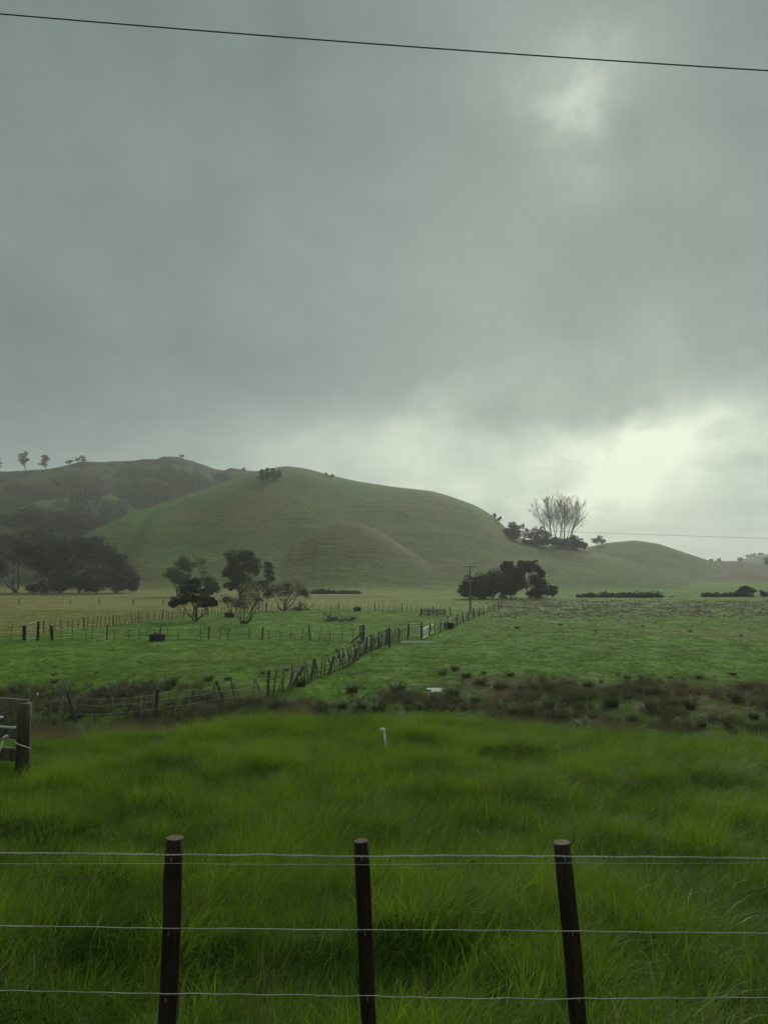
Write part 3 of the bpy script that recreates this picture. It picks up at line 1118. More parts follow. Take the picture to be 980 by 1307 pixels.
def bare_tree(name, label, base_xyz, h, width, seed, group=None, stems=1, mat_='bark', r0=None):
    rng = np.random.default_rng(seed)
    root = thing(name, base_xyz, label, 'tree', group)
    tb, cb = MB(), MB()
    r0 = r0 or h * .01

    def grow(p, d, L, r, lev):
        n = 5
        pts = [p]
        dd = d / np.linalg.norm(d)
        for i in range(n):
            dd = dd + rng.normal(0, .035, 3) + np.array([0, 0, .012 if lev == 0 else .04])
            dd /= np.linalg.norm(dd)
            pts.append(pts[-1] + dd * L / n)
        pts = np.array(pts)
        (tb if lev == 0 else cb).tube(pts, np.linspace(r, r * .3, n + 1), 6 if lev == 0 else 3, False)
        if lev >= 3:
            return
        k = (12, 6, 4)[lev]
        for i in range(k):
            t = (.3 if lev == 0 else .25) + .7 * (i + rng.random()) / k
            j = min(int(t * n), n - 1)
            q = pts[j] + (pts[j + 1] - pts[j]) * (t * n - j)
            a = rng.uniform(0, 6.28)
            side = np.array([math.cos(a), math.sin(a), 0])
            nd = dd + side * rng.uniform(.4, .75)
            grow(q, nd, L * (rng.uniform(.36, .46) if lev == 0 else rng.uniform(.4, .6)) * (1.3 - .75 * t), max(r * .36, .04), lev + 1)
    for k_, th in enumerate(stems):
        th = math.radians(th)
        L = h * width * rng.uniform(.9, 1.0)
        grow(np.array([.35 * (k_ - len(stems) / 2), rng.normal(0, .3), -.4]), np.array([math.sin(th), rng.normal(0, .14), math.cos(th)]), L, r0, 0)
    link('trunk', tb.mesh('trunk', M[mat_], True), root)
    link('crown', cb.mesh('twigs', M[mat_], True), root)
    return root


LD, LM, LBR, LS = M['leaf_dark'], M['leaf_mid'], M['leaf_brown'], M['leaf_scrub']
G1 = 'broad dark trees at the foot of the hill'
for (bx, Yt, bl_, tr_, st_, sd_, lab_) in (
        (-50, 224, [(-50, 708, 36, 26), (-85, 722, 30, 26), (-20, 720, 26, 20), (-60, 740, 40, 16)], .4, 1, 21, 'broad dark evergreen at the outer end of the big grove, mostly out of frame'),
        (22, 222, [(-4, 700, 28, 18), (28, 695, 26, 18), (-14, 716, 26, 17), (18, 714, 30, 15), (42, 708, 20, 18), (-8, 730, 20, 10)], .3, 3, 22, 'broad dark evergreen in the big grove with bare stems showing under its canopy'),
        (58, 226, [(58, 690, 26, 15), (78, 700, 24, 18), (60, 708, 28, 18), (88, 720, 22, 17), (66, 728, 24, 12), (48, 720, 18, 12)], .3, 3, 23, 'tallest broad evergreen in the middle of the big grove'),
        (102, 223, [(100, 695, 22, 15), (120, 704, 20, 19), (104, 718, 24, 19), (122, 734, 20, 16), (98, 742, 18, 12), (84, 738, 14, 10)], .3, 2, 24, 'broad dark evergreen beside the rounded end tree of the big grove'),
        (148, 220, [(134, 706, 18, 15), (150, 715, 17, 17), (160, 732, 15, 20), (142, 732, 22, 20), (158, 746, 18, 11), (130, 746, 19, 11), (168, 744, 9, 13)], .3, 2, 25, 'dark rounded evergreen ending the big grove beside the red earth scar')):
    tree('grove_tree', lab_, (bx, 757), Yt, bl_, LD, .5, 110, 12, tr_, st_, group=G1, seed=sd_)
tree('undergrowth_bush', 'low dark bush filling the gap under the big grove trees', (78, 758), 218, [(66, 749, 20, 8), (88, 748, 18, 9), (44, 751, 14, 6), (110, 749, 16, 8)], LD, .45, 110, 10, .15, cat='bush', seed=26)

tree('round_tree', 'dark twin-lobed tree standing on the olive paddock edge behind the forked tree', (228, 763), 190, [(220, 733, 12, 11), (238, 722, 13, 11), (232, 742, 13, 9)], LM, .4, 120, 11, .3, 2, seed=31, fork=.6)
tree('thin_tree', 'thin pale-twigged tree leaning against the dark twin-lobed tree', (256, 764), 192, [(255, 716, 9, 8), (260, 732, 8, 12), (252, 745, 7, 10)], LS, .3, 36, 8, .2, 1, seed=32, twigs=4, bark='bark_pale')
tree('small_round_tree', 'small dense dark tree beside the white speck of a sheep', (268, 764), 188, [(266, 745, 10, 11), (273, 752, 8, 9), (262, 755, 9, 7)], LM, .38, 110, 10, .25, 1, seed=33)
tree('forked_tree', 'small dark leafy tree with forked bare limbs in the green paddock', (252, 793), None,
     [(242, 753, 14, 8), (229, 767, 11, 6), (264, 766, 10, 7), (247, 744, 9, 7), (252, 764, 10, 6), (222, 771, 7, 4), (272, 770, 6, 5), (240, 763, 11, 6), (251, 754, 9, 6), (258, 773, 7, 3)], LM, .24, 70, 9, .13, 4, seed=34, fork=.32)
tree('tall_tree', 'tall dark round-crowned tree rising behind the many-stemmed brown tree', (308, 768), 168,
     [(300, 714, 15, 14), (314, 711, 11, 9), (291, 732, 9, 8), (322, 724, 12, 13), (306, 737, 13, 8), (296, 748, 9, 6), (303, 725, 15, 12)], LM, .38, 120, 11, .35, 2, seed=35, fork=.5)
tree('slim_tree', 'slim dark tree beside the tall round-crowned tree', (342, 768), 172, [(343, 722, 5, 9), (345, 736, 7, 9), (338, 746, 8, 8)], LM, .35, 80, 8, .2, 1, seed=36)
tree('many_stemmed_tree', 'sparse brown tree with many splayed bare stems in the green paddock', (309, 796), None,
     [(289, 764, 9, 6), (300, 769, 11, 8), (314, 762, 14, 10), (328, 765, 12, 9), (334, 750, 12, 12), (322, 746, 13, 12), (310, 773, 13, 7), (343, 757, 8, 8), (318, 754, 16, 13)], LBR, .15, 26, 11, .09, 8, seed=37, twigs=9, fork=.2, fill=.1)
tree('leaning_tree', 'brown thin-leaved tree with leaning trunks by the batten fence', (361, 779), None,
     [(350, 752, 12, 9), (366, 749, 13, 9), (380, 752, 13, 10), (342, 757, 8, 6), (390, 758, 9, 8), (365, 757, 14, 7)], LBR, .2, 40, 11, .15, 4, seed=38, twigs=7, fork=.3, fill=.1)

# dead wood by the leaning tree
rgd = np.random.default_rng(401)


def dead_wood(name, label, px0, px1, py, n, seed, maxh, mat_='post_grey'):
    rng = np.random.default_rng(seed)
    c = hit((px0 + px1) / 2, py)
    w = (px1 - px0) * c[1] / 980
    root = thing(name, c, label, 'brush pile')
    for i in range(n):
        b = MB()
        a0 = np.array([rng.uniform(-.5, .5) * w, rng.uniform(-.5, .5) * 1.6, rng.uniform(.02, .15)])
        L = rng.uniform(.25, .6) * w
        an = rng.uniform(0, 6.28)
        up = rng.uniform(-.02, .5) * maxh
        e = a0 + np.array([math.cos(an) * L, math.sin(an) * L * .6, up])
        e[0] = np.clip(e[0], -.55 * w, .55 * w)
        p = limb(b, a0, e, rng.uniform(.05, .12), .02, rng, .08, 5)
        for _ in range(3):
            q = p[rng.integers(2, 6)]
            limb(b, q, q + np.array([rng.normal(0, .4), rng.normal(0, .4), rng.uniform(.1, .6) * maxh * .6]), .035, .01, rng, .1, 4, 4)
        link('branch', b.mesh('branch', M[mat_], True), root)


dead_wood('fallen_branches', 'tangle of fallen grey branches under the leaning brown tree', 366, 398, 779, 14, 402, 2.2)
dead_wood('brush_pile', 'heap of dead brushwood lying alone in the green paddock', 414, 450, 793, 22, 403, 1.6)

G2 = 'thicket trees behind the utility pole'
for (bx, Yt, bl_, st_, sd_, lab_) in (
        (597, 172, [(595, 751, 10, 12), (604, 744, 11, 14), (612, 754, 13, 11), (601, 758, 14, 8)], 1, 41, 'dark tree of the thicket standing right behind the utility pole'),
        (628, 174, [(620, 742, 14, 13), (634, 740, 15, 12), (624, 755, 17, 11), (644, 754, 14, 11), (632, 748, 16, 13)], 1, 42, 'broad low dark tree in the thicket next to the pole-side tree'),
        (652, 178, [(649, 724, 9, 8), (654, 736, 15, 12), (650, 749, 15, 14), (664, 744, 11, 13), (641, 739, 10, 9)], 1, 43, 'dark tree with a pointed top in the middle of the thicket'),
        (676, 176, [(668, 723, 11, 8), (678, 724, 10, 10), (662, 732, 10, 8), (690, 732, 5, 6), (681, 741, 7, 8)], 2, 44, 'tall open-stemmed dark tree over the gap in the thicket'),
        (692, 175, [(690, 749, 11, 12), (701, 756, 10, 8), (682, 758, 10, 7)], 1, 45, 'low rounded dark tree ending the thicket beyond the gap')):
    tree('thicket_tree', lab_, (bx, 766), Yt, bl_, LD, .42, 110, 11, .22, st_, group=G2, seed=sd_)


def hedge(label, px0, px1, py, hpx, seed, lm=LD, Y=None):
    rng = np.random.default_rng(seed)
    n = max(3, int((px1 - px0) / (hpx * .7)))
    bl = [(px0 + (px1 - px0) * (i + rng.uniform(.2, .8)) / n, py - hpx * rng.uniform(.25, .5), hpx * rng.uniform(.6, 1.0), hpx * rng.uniform(.28, .62)) for i in range(n)]
    tree('hedge', label, ((px0 + px1) / 2, py), Y, bl, lm, .36, 45, 9, .09, 3, cat='hedge', seed=seed)


hedge('low dark hedge at the foot of the hill beyond the brush pile', 396, 456, 759, 7, 51, LS, Y=212)
hedge('long low hedge to the right of the pole thicket', 738, 842, 769, 9, 52, LS, Y=182)
hedge('low dark hedge running under the small spreading tree', 898, 958, 772, 7, 53, LS, Y=186)
tree('spreading_tree', 'small flat-crowned tree above the low hedge at the far slope foot', (949, 767), 196, [(944, 757, 8, 4), (955, 755, 8, 5), (950, 752, 7, 4)], LD, .36, 100, 9, .16, 2, seed=54, fork=.6)
tree('edge_bush', 'dark bush past the low hedge at the far slope foot', (978, 771), 186, [(978, 764, 8, 6), (992, 762, 9, 7)], LD, .4, 90, 9, .12, cat='bush', seed=55)


def ridge_base(px, hill, dd=-4):
    u = float(u_of(px, 680))
    Yr = float(np.interp(u, hill.us, hill.yr)) + dd
    return Yr


def ridge_tree(name, label, px, hill, blobs, lm, seed, dd=-4, leaf=.7, per=60, base=None, **kw):
    p = hit(px, base, 200, 1500) if base else None
    Y = p[1] if p is not None and p[1] < 1400 else ridge_base(px, hill, dd)
    if base and max(q[2] for q in blobs) > 6.5:
        x0_, x1_ = min(q[0] - q[2] * .6 for q in blobs), max(q[0] + q[2] * .6 for q in blobs)
        nb_ = max(2, int((x1_ - x0_) / 7))
        blobs = blobs + [(x0_ + (x1_ - x0_) * (k + .5) / nb_, base - 4, 6, 4.5) for k in range(nb_)]
    return tree(name, label, (px, 680), Y, blobs, lm, leaf, per, 9, kw.pop('trunk', .35), kw.pop('stems', 1), seed=seed, **kw)


ridge_tree('ridge_tree', 'round dark tree on the ridge, highest of the row beside the bare trees', 655, hill_A, [(655, 672, 9, 8), (650, 677, 8, 7), (660, 678, 8, 8), (655, 684, 8, 5)], LD, 61, base=688)
ridge_tree('ridge_bush', 'wide dark bushy tree on the ridge below the bare tall trees', 684, hill_A, [(673, 682, 9, 8), (686, 679, 10, 7), (698, 684, 10, 7), (683, 688, 13, 6), (695, 690, 11, 5)], LD, 62, base=696)
ridge_tree('ridge_bush', 'dark bushy tree on the ridge at the low end of the bare trees', 734, hill_A, [(730, 688, 7, 6), (739, 691, 7, 6), (744, 695, 5, 4), (732, 695, 8, 4)], LD, 63, base=701)
ridge_tree('ridge_bush', 'dark scrubby tree standing between the bare trunks on the ridge', 714, hill_A, [(710, 690, 8, 5), (720, 692, 8, 5), (715, 695, 9, 3)], LS, 64, base=699)
ridge_tree('saddle_tree', 'small dark tree alone in the saddle between the two ridges', 762, hill_C, [(758, 691, 5, 4), (764, 688, 5, 5), (768, 691, 4, 4)], LD, 65, base=697)
ridge_tree('ridge_shrub', 'small ragged shrub on the green ridge above the round tree', 633, hill_A, [(631, 658, 3, 3), (637, 662, 3, 3)], LD, 66, leaf=.5, per=30, base=665)
ridge_tree('ridge_sapling', 'thin upright sapling on the ridge next to the round dark tree', 668, hill_A, [(667, 672, 2.2, 4), (671, 677, 2, 4)], LD, 67, leaf=.5, per=20, base=690)
for i, (px, hpx, wd, sd, ns, lb) in enumerate(((706, 59, .98, 71, (-21, -12, -4, 5), 'tall bare winter tree on the ridge, widest of its clump, above the wide bush'),
                                               (712, 61, .98, 72, (-6, 4), 'tall narrow bare tree in the middle of the ridge clump'),
                                               (718, 62, .99, 73, (-2, 7), 'tallest bare winter tree of the clump on the ridge'),
                                               (722, 60, .98, 78, (3, 11, 19, 26), 'bare spreading winter tree at the saddle end of the ridge clump'))):
    b0 = hit(px, 699 + i % 2, 200, 900)
    Y = b0[1]
    bare_tree('bare_tree', lb, b0, hpx * Y / 980, wd, sd, 'bare trees on the ridge', ns, r0=.24)

# skyline of the dark hill
ridge_tree('skyline_tree', 'lone upright tree on the dark skyline, tallest and vase-shaped', 30, hill_B, [(29, 583, 6, 5), (33, 580, 4, 4), (27, 586, 5, 4), (30, 590, 4, 4), (34, 587, 4, 3)], LD, 81, base=600, leaf=.8, per=34)
ridge_tree('skyline_tree', 'lone oval tree on the dark skyline between vase-shaped tree and low shrubs', 57, hill_B, [(57, 583, 4.5, 3.5), (57, 588, 4, 4), (56, 593, 5.5, 3), (59, 586, 4, 4)], LD, 82, base=598, leaf=.8, per=34)
ridge_tree('skyline_shrub', 'low wind-bent shrub on the dark skyline step', 88, hill_B, [(86, 590, 3, 2.2), (91, 589, 3, 2.2)], LD, 83, base=594, leaf=.7, per=30)
ridge_tree('skyline_shrub', 'taller rounded shrub on the dark skyline step', 103, hill_B, [(99, 587, 4, 2.5), (105, 584, 4, 3), (107, 587, 3, 3)], LD, 84, base=590, leaf=.7, per=30)
ridge_tree('skyline_tree', 'tree on the dark skyline at the far end, cut by the frame', -2, hill_B, [(-2, 590, 5, 5), (-4, 595, 5, 4)], LD, 85, base=602, leaf=.8, per=34)
ridge_tree('summit_bush', 'tiny bush on the very top of the dark hill', 232, hill_B, [(232, 582, 3.5, 2)], LD, 86, base=585, leaf=.7, per=26)
ridge_tree('summit_bush', 'tiny bush in the dip between the dark hill and the green hill', 311, hill_B, [(311, 599, 2.6, 1.8)], LD, 87, base=602, leaf=.7, per=26)
ridge_tree('summit_bush', 'small twin bush on the green hill just past its summit', 420, hill_A, [(416, 605, 2, 2), (424, 607, 3, 2.2)], LD, 88, base=609, leaf=.5, per=26)
for i, (px, py, w, h) in enumerate(((334, 614, 5, 14), (341, 613, 5, 15), (349, 612, 5, 14), (356, 610, 4, 10))):
    b0 = hit(px, py)
    Y = b0[1]
    tree('summit_pine', 'dark pointed tree in the close group below the green summit', (px, py), Y, [(px, py - h * .3, w, h * .32), (px + .4, py - h * .62, w * .75, h * .28), (px, py - h * .88, w * .4, h * .2)],
         LD, .6, 40, 8, .25, group='pointed trees below the green summit', seed=90 + i)
b0 = hit(283, 611)
tree('slope_tree', 'small dark tree alone on the dark slope beside the green summit', (283, 611), b0[1], [(281, 606, 4, 3), (286, 604, 4, 4)], LS, .6, 36, 8, .25, seed=96)
for i, (px, nm) in enumerate(((908, 'tiny dark bush in the saddle of the far brown ridge'), (918, 'tiny dark twin bush on the far brown ridge'), (944, 'ragged low tree where the brown ridge meets the hazy hill'))):
    ridge_tree('far_bush', nm, px, hill_C, [(px, 715 - (i == 2), 2.4 + i, 1.8 + .6 * i)], LS, 100 + i, leaf=.7, per=24)
ridge_tree('far_tree', 'dark tree on the brown ridge before the hazy far hill', 979, hill_C, [(979, 716, 5, 6), (984, 712, 6, 7)], LD, 104, leaf=.8, per=40)
for i, px in enumerate((955, 962, 970)):
    ridge_tree('hazy_tree', 'faint grey tree on the skyline of the hazy far hill', px, hill_D, [(px, 710 - i * .6, 4, 2)], LD, 107 + i, leaf=1.6, per=30, group='trees on the hazy far hill')

# scrub filling the gullies of the dark hill
rgs = np.random.default_rng(501)
sb = MB()
cnt = 0
spots = []
for (a, b, n, j) in (((100, 688), (238, 640), 46, 5), ((60, 672), (150, 664), 26, 6), ((110, 640), (220, 652), 24, 6), ((0, 668), (60, 662), 14, 5), ((70, 622), (130, 626), 14, 5), ((10, 628), (60, 624), 10, 4), ((205, 625), (240, 632), 8, 6), ((190, 610), (215, 640), 10, 6)):
    for _ in range(int(n * 1.6)):
        t = rgs.random()
        spots.append((a[0] + (b[0] - a[0]) * t + rgs.normal(0, j), a[1] + (b[1] - a[1]) * t + rgs.normal(0, j)))
for px, py in spots:
    p = hit(px, py)
    if p[1] > 890 or p[2] < 1:
        continue
    _, bst, tt_, _, _, _ = terrain(np.array([p[0]]), np.array([p[1]]), True)
    if bst[0] not in (3, 4, 5):
        continue
    r = rgs.uniform(1.6, 4.0)
    leaf_cloud(sb, [(p + np.array([0, 0, r * .5]), (r * 1.4, r * 1.4, r * .9))], 16, 1.0, rgs, .3, 6)
tag(link('gully_scrub', sb.mesh('gully_scrub', LD)), 'dark scrub filling the gullies of the dark hill', 'scrub', kind='stuff')

# ---------------------------------------------------------------- paddock fences


def ground_at(px, py):
    Y = -EYE / float(e_of(px, py))
    return np.array([float(u_of(px, py)) * Y, Y])


def post_mesh(r, h, seed, mat_, sides=7, square=False):
    rng = np.random.default_rng(seed)
    b = MB()
    n = 6
    t = np.linspace(0, 1, n)
    pts = np.stack([rng.normal(0, r * .12, n), rng.normal(0, r * .12, n), -.3 + t * (h + .3)], 1)
    b.tube(pts, r * (1 + rng.normal(0, .05, n)) * (1.05 - .1 * t), sides, True, .5, .12, rng)
    return b.mesh('post', M[mat_])


BATTEN = [post_mesh(.032, 1.15, 600 + i, 'post_grey', 5) for i in range(4)]
BATTEN_P = [post_mesh(.032, 1.12, 620 + i, 'post_pale', 5) for i in range(3)]
POSTS = [post_mesh(.075, 1.28, 640 + i, 'post_grey', 8) for i in range(4)]


def fence(name, label, line, spacing, seed, every=5, lean=0.04, pale=.15, wires=(.2, .45, .7, .95, 1.08), skip=(), batten_scale=1.0, leanfn=None, wr=.006):
    """line: list of photo pixels of the fence foot on the flat"""
    rng = np.random.default_rng(seed)
    P = np.array([ground_at(*p) for p in line])
    d = np.concatenate([[0], np.cumsum(np.linalg.norm(np.diff(P, axis=0), axis=1))])
    n = int(d[-1] / spacing)
    s = (np.arange(n + 1) + .0) * d[-1] / n
    s[1:-1] += rng.normal(0, spacing * .12, n - 1)
    X, Yv = np.interp(s, d, P[:, 0]), np.interp(s, d, P[:, 1])
    Z = terrain(X, Yv)
    org = np.array([X[0], Yv[0], Z[0]])
    root = thing(name, org, label, 'fence')
    tops = []
    for i in range(n + 1):
        big = i % every == 0 or i == n
        lx, ly = rng.normal(0, lean), rng.normal(0, lean)
        if leanfn:
            ly += leanfn(i / n)
        me = POSTS[rng.integers(4)] if big else (BATTEN_P[rng.integers(3)] if rng.random() < pale else BATTEN[rng.integers(4)])
        sc_ = 1.0 if big else batten_scale
        zs = rng.uniform(.88, 1.08)
        link('post' if big else 'batten', me, root, np.array([X[i], Yv[i], Z[i]]) - org, (lx, ly, rng.uniform(0, 6.28)), (sc_, sc_, zs))
        tops.append((math.sin(ly), -math.sin(lx)))
    tops = np.array(tops)
    for w in wires:
        b = MB()
        pts = np.stack([X + tops[:, 0] * w, Yv + tops[:, 1] * w, Z + w], 1) - org
        b.tube(pts, wr, 3, False)
        link('wire', b.mesh('wire', M['wire']), root)
    return root


fence('batten_fence', 'batten fence crossing the green paddock past the round water trough', [(-40, 820), (0, 818), (30, 817.5)], .95, 701, 4)
fence('batten_fence', 'batten fence from the small gate to the braced corner post', [(66, 817), (150, 816), (250, 816), (350, 817), (440, 818), (461, 819)], .92, 702, 5, .07)
fence('paling_fence', 'close-set batten fence between green paddock and dry olive field', [(56, 808), (110, 803), (170, 796), (230, 789), (293, 783.5), (340, 781)], .74, 703, 7, .06, .1, batten_scale=1.25)
fence('far_fence', 'faint far batten fence behind the brush pile', [(340, 780), (380, 778.5), (430, 779), (480, 780), (540, 783.5), (575, 785)], 1.0, 704, 6, .05)
fence('leaning_fence', 'leaning batten fence dropping from the strainer to the dark ditch', [(494, 823), (478, 829), (462, 838), (445, 851), (420, 861), (398, 868), (372, 877)], .44, 705, 6, .12, .12, batten_scale=1.25, leanfn=lambda t: .25 * math.sin(math.pi * t))
fence('ditch_fence', 'broken fence of thin uneven posts along the ditch below the bank', [(372, 877), (335, 892), (290, 901), (240, 908), (180, 914), (110, 917), (40, 918)], .62, 706, 5, .2, .35, (.35, .7, .95), batten_scale=1.2, leanfn=lambda t: .12)
fence('strainer_fence', 'short close-set fence between braced corner post and pipe gate', [(494, 823), (505, 819.5), (521, 815.5)], .42, 707, 8, .04, .1, batten_scale=1.0)
fence('lane_fence', 'close-set batten fence climbing from the pipe gate to the utility pole', [(548, 812), (565, 806), (582, 799), (600, 791), (620, 783), (640, 777)], .95, 708, 5, .06, .12, batten_scale=1.0)
for i, px in enumerate((25, 90, 127, 170, 208)):
    p = hit(px, 772 + (i % 2))
    tag(link('field_post', POSTS[i % 4], loc=p, rot=(0, .03 * i, 0), scale=(1, 1, .85)), 'lone short post standing in the dry olive field', 'post', 'lone posts in the dry field')

# braced corner post
p = hit(464, 821)
root = thing('corner_post', p, 'thick grey corner post with a sloping brace at the fence junction', 'post')
link('post', post_mesh(.13, 1.55, 720, 'post_grey', 9), root)
b = MB()
e = np.append(ground_at(448, 821), 0) - p
e[2] = .05
b.tube(np.array([e, e * .5 + np.array([0, 0, .45]), [0, 0, .95]]), .075, 7)
link('brace', b.mesh('brace', M['post_grey']), root)
p = hit(497, 826)
tag(link('strainer_post', post_mesh(.1, 1.5, 721, 'post_grey', 8), loc=p), 'strainer post where the leaning fence meets the close-set fence', 'post')


def pipe_gate(name, label, a_px, b_px, h, seed, bars=5, mesh=False, rise=0.0):
    A, B = ground_at(*a_px), ground_at(*b_px)
    za = H(*A)
    org = np.array([A[0], A[1], za])
    v = np.append(B - A, 0.0)
    root = thing(name, org, label, 'gate')
    z0 = .18
    top = MB()
    loop = [np.array([0, 0, z0]), np.array([0, 0, z0 + h]), v + np.array([0, 0, z0 + h + rise]), v + np.array([0, 0, z0]), np.array([0, 0, z0])]
    for p_, q_ in zip(loop[:-1], loop[1:]):
        top.tube([p_, (p_ + q_) / 2, q_], .024, 6)
    link('frame', top.mesh('gate_frame', M['galv']), root)
    for k in range(1, bars):
        f = k / bars
        b = MB()
        b.tube([np.array([0, 0, z0 + h * f]), v * .5 + np.array([0, 0, z0 + h * f - .01]), v + np.array([0, 0, z0 + h * f])], .013, 5)
        link('bar', b.mesh('gate_bar', M['galv']), root)
    if mesh:
        for k in range(1, 9):
            f = k / 9
            b = MB()
            b.tube([v * f + np.array([0, 0, z0]), v * f + np.array([0, 0, z0 + h])], .006, 4)
            link('bar', b.mesh('gate_stay', M['galv']), root)
    return root


pipe_gate('pipe_gate', 'galvanised pipe gate standing open across the lane fence', (522, 814), (537, 813.5), 1.05, 1, 5, True)
p = hit(538, 814)
tag(link('gate_post', post_mesh(.1, 1.35, 723, 'post_grey', 8), loc=p), 'stout post beside the open galvanised pipe gate', 'post')
pipe_gate('fallen_gate', 'second galvanised gate propped against the close-set lane fence', (540, 816), (553, 809), .8, 2, 4, True)
gp = thing('gate_leaf', hit(522, 821), 'galvanised gate leaf lying flat on the grass by the pipe gate', 'gate')
for k in range(4):
    b = MB()
    b.tube([(-.6, -.5 + k * .3, .1), (.9, -.45 + k * .3, .14), (2.0, -.4 + k * .3, .1)], .02, 5)
    link('bar', b.mesh('flat_gate_bar', M['galv']), gp)
for xx in (-.6, 2.0):
    b = MB()
    b.tube([(xx, -.5, .1), (xx, 0, .11), (xx, .5, .1)], .022, 5)
    link('end_bar', b.mesh('flat_gate_end', M['galv']), gp)

# small gate at the left end of the batten fence
pipe_gate('small_gate', 'small wire gate with a pale top rail in the batten fence', (35, 817.5), (48, 816), 1.25, 3, 5, True, rise=.22)
for px, h, lab in ((31.5, 1.3, 'thick dark post at the hinge of the small wire gate'), (48.5, 1.7, 'tall dark post at the latch of the small wire gate'), (66.5, 1.25, 'thick dark post where the batten fence starts past the small gate')):
    p = np.append(ground_at(px, 817.5), 0)
    p[2] = H(p[0], p[1])
    tag(link('gate_post', post_mesh(.12, h, int(730 + px), 'post_dark', 8), loc=p), lab, 'post')

# ---------------------------------------------------------------- water troughs


def trough(label, px, py, wpx, seed, square=False):
    p = hit(px, py)
    r = wpx * p[1] / 980 / 2
    root = thing('water_trough', p, label, 'trough')
    b = MB()
    n = 20
    hh = .55
    prof = [(r * .9, 0.0), (r * .96, hh * .5), (r, hh), (r * .93, hh), (r * .9, hh * .78)]
    V, Fc = [], []
    for (rr, z) in prof:
        for k in range(n):
            th = 2 * math.pi * k / n
            V.append((rr * math.cos(th), rr * math.sin(th) * (.55 if square else 1), z))
    for i in range(len(prof) - 1):
        for k in range(n):
            Fc.append((i * n + k, i * n + (k + 1) % n, (i + 1) * n + (k + 1) % n, (i + 1) * n + k))
    b.add(V, Fc)
    link('tub', b.mesh('tub', M['rubber'], False), root)
    b = MB()
    b.add([(r * .915 * math.cos(2 * math.pi * k / n), r * .915 * math.sin(2 * math.pi * k / n) * (.55 if square else 1), hh * .84) for k in range(n)], [tuple(range(n))])
    link('water', b.mesh('trough_water', M['water']), root)
    b = MB()
    b.box((r * .3, -r * .2, hh + .03), (r * 1.0, .16, .05))
    b.box((-r * .25, r * .1, hh + .09), (.18, .25, .18))
    link('float_cover', b.mesh('float_cover', M['rubber']), root)
    return root


trough('round black water trough against the batten fence, with a cover on top', 201, 818, 21, 1)
trough('long dark trough by the many-stemmed brown tree', 293, 788, 13, 2, True)
trough('dark trough beside the lane fence below the utility pole', 573, 802, 14, 3, True)
trough('small dark trough by the faint far fence beyond the brush pile', 456, 780, 10, 4, True)
# low timber rails near the far fence
p = hit(552, 786)
root = thing('timber_rails', p, 'short run of dark timber rails at the end of the faint far fence', 'rails')
rgt = np.random.default_rng(744)
for k in range(5):
    b = MB()
    b.tube([(-1.7, .02 * k, .2 + .17 * k), (0, 0, .22 + .17 * k + rgt.normal(0, .03)), (1.75, .02 * k, .16 + .17 * k)], .045, 6)
    link('rail', b.mesh('rail', M['post_grey']), root)
for k, xx in enumerate((-1.6, -.5, .6, 1.7)):
    link('post', POSTS[k], root, (xx, .1, 0), (0, 0, k), (1, 1, .75))

# ---------------------------------------------------------------- power poles and lines
def utility_pole(label, px, py, hpx, arm, low_box=False):
    p = hit(px, py)
    h = hpx * p[1] / 980
    root = thing('utility_pole', p, label, 'pole')
    b = MB()
    b.tube([(0, 0, -.5), (0, 0, h * .3), (0, 0, h)], [.17, .15, .1], 8)
    link('shaft', b.mesh('shaft', M['pole']), root)
    b = MB()
    b.box((0, -.14, h * .985), (arm, .1, .12))
    link('crossarm', b.mesh('crossarm', M['post_pale']), root)
    b = MB()
    b.box((0, -.13, h * .68), (arm * .55, .1, .12))
    link('crossarm', b.mesh('lower_crossarm', M['post_pale']), root)
    for k, f in enumerate((-.46, -.15, .2, .46)):
        b = MB()
        b.tube([(arm * f, -.14, h * .985 + .06), (arm * f, -.14, h * .985 + .16), (arm * f, -.14, h * .985 + .26)], [.045, .065, .04], 6)
        link('insulator', b.mesh('insulator', M['white']), root)
    if low_box:
        for s in (-1, 1):
            b = MB()
            b.tube([(s * .75, -.2, h * .12), (s * .75, -.2, h * .18), (s * .75, -.2, h * .3), (s * .75, -.2, h * .33)], [.3, .38, .38, .25], 8)
            link('transformer', b.mesh('transformer', M['white']), root)
        b = MB()
        b.box((0, -.1, h * .2), (2.2, .16, .16))
        link('platform', b.mesh('platform', M['post_grey']), root)
    return root, p, h


up, pp, ph = utility_pole('slender utility pole beside the lane fence before the dark thicket', 600, 783, 60, 2.0)
hp, hpp, hph = utility_pole('power pole on the green spur carrying two white canisters', 246, 637, 17, 3.0, True)


def cable(name, label, A, B, sag, r, n=24, m_='wire_dark', group=None):
    A, B = np.asarray(A, float), np.asarray(B, float)
    t = np.linspace(0, 1, n)[:, None]
    pts = A * (1 - t) + B * t
    pts[:, 2] -= sag * 4 * (t * (1 - t))[:, 0]
    b = MB()
    b.tube(pts - A, r, 5)
    return tag(link(name, b.mesh(name, M[m_]), loc=A), label, 'cable', group)


A, B = at(0, 19.5, 11.0), at(980, 92, 11.0)
d = B - A
up_ = np.array([0, 0, .335])
cable('overhead_cable', 'thick dark overhead cable crossing high in the cloudy sky', A - d + up_, B + d + up_, 0.35, .0105, 60)
A, B = at(700, 677.5, 300), at(985, 686.5, 300)
d = B - A
cable('distant_cable', 'faint thin power line across the sky above the right-hand hill', A - d * .05, B + d * .6, .3, .055, 24)
for k, f in enumerate((-.46, .46)):
    cable('pole_cable', 'thin cable from the slender utility pole to the power pole on the spur', pp + np.array([2.0 * f, -.14, ph * .985 + .24]), hpp + np.array([3.0 * f, -.14, hph * .985 + .24]), 6.0, .012, 40, group='cables between the two power poles')

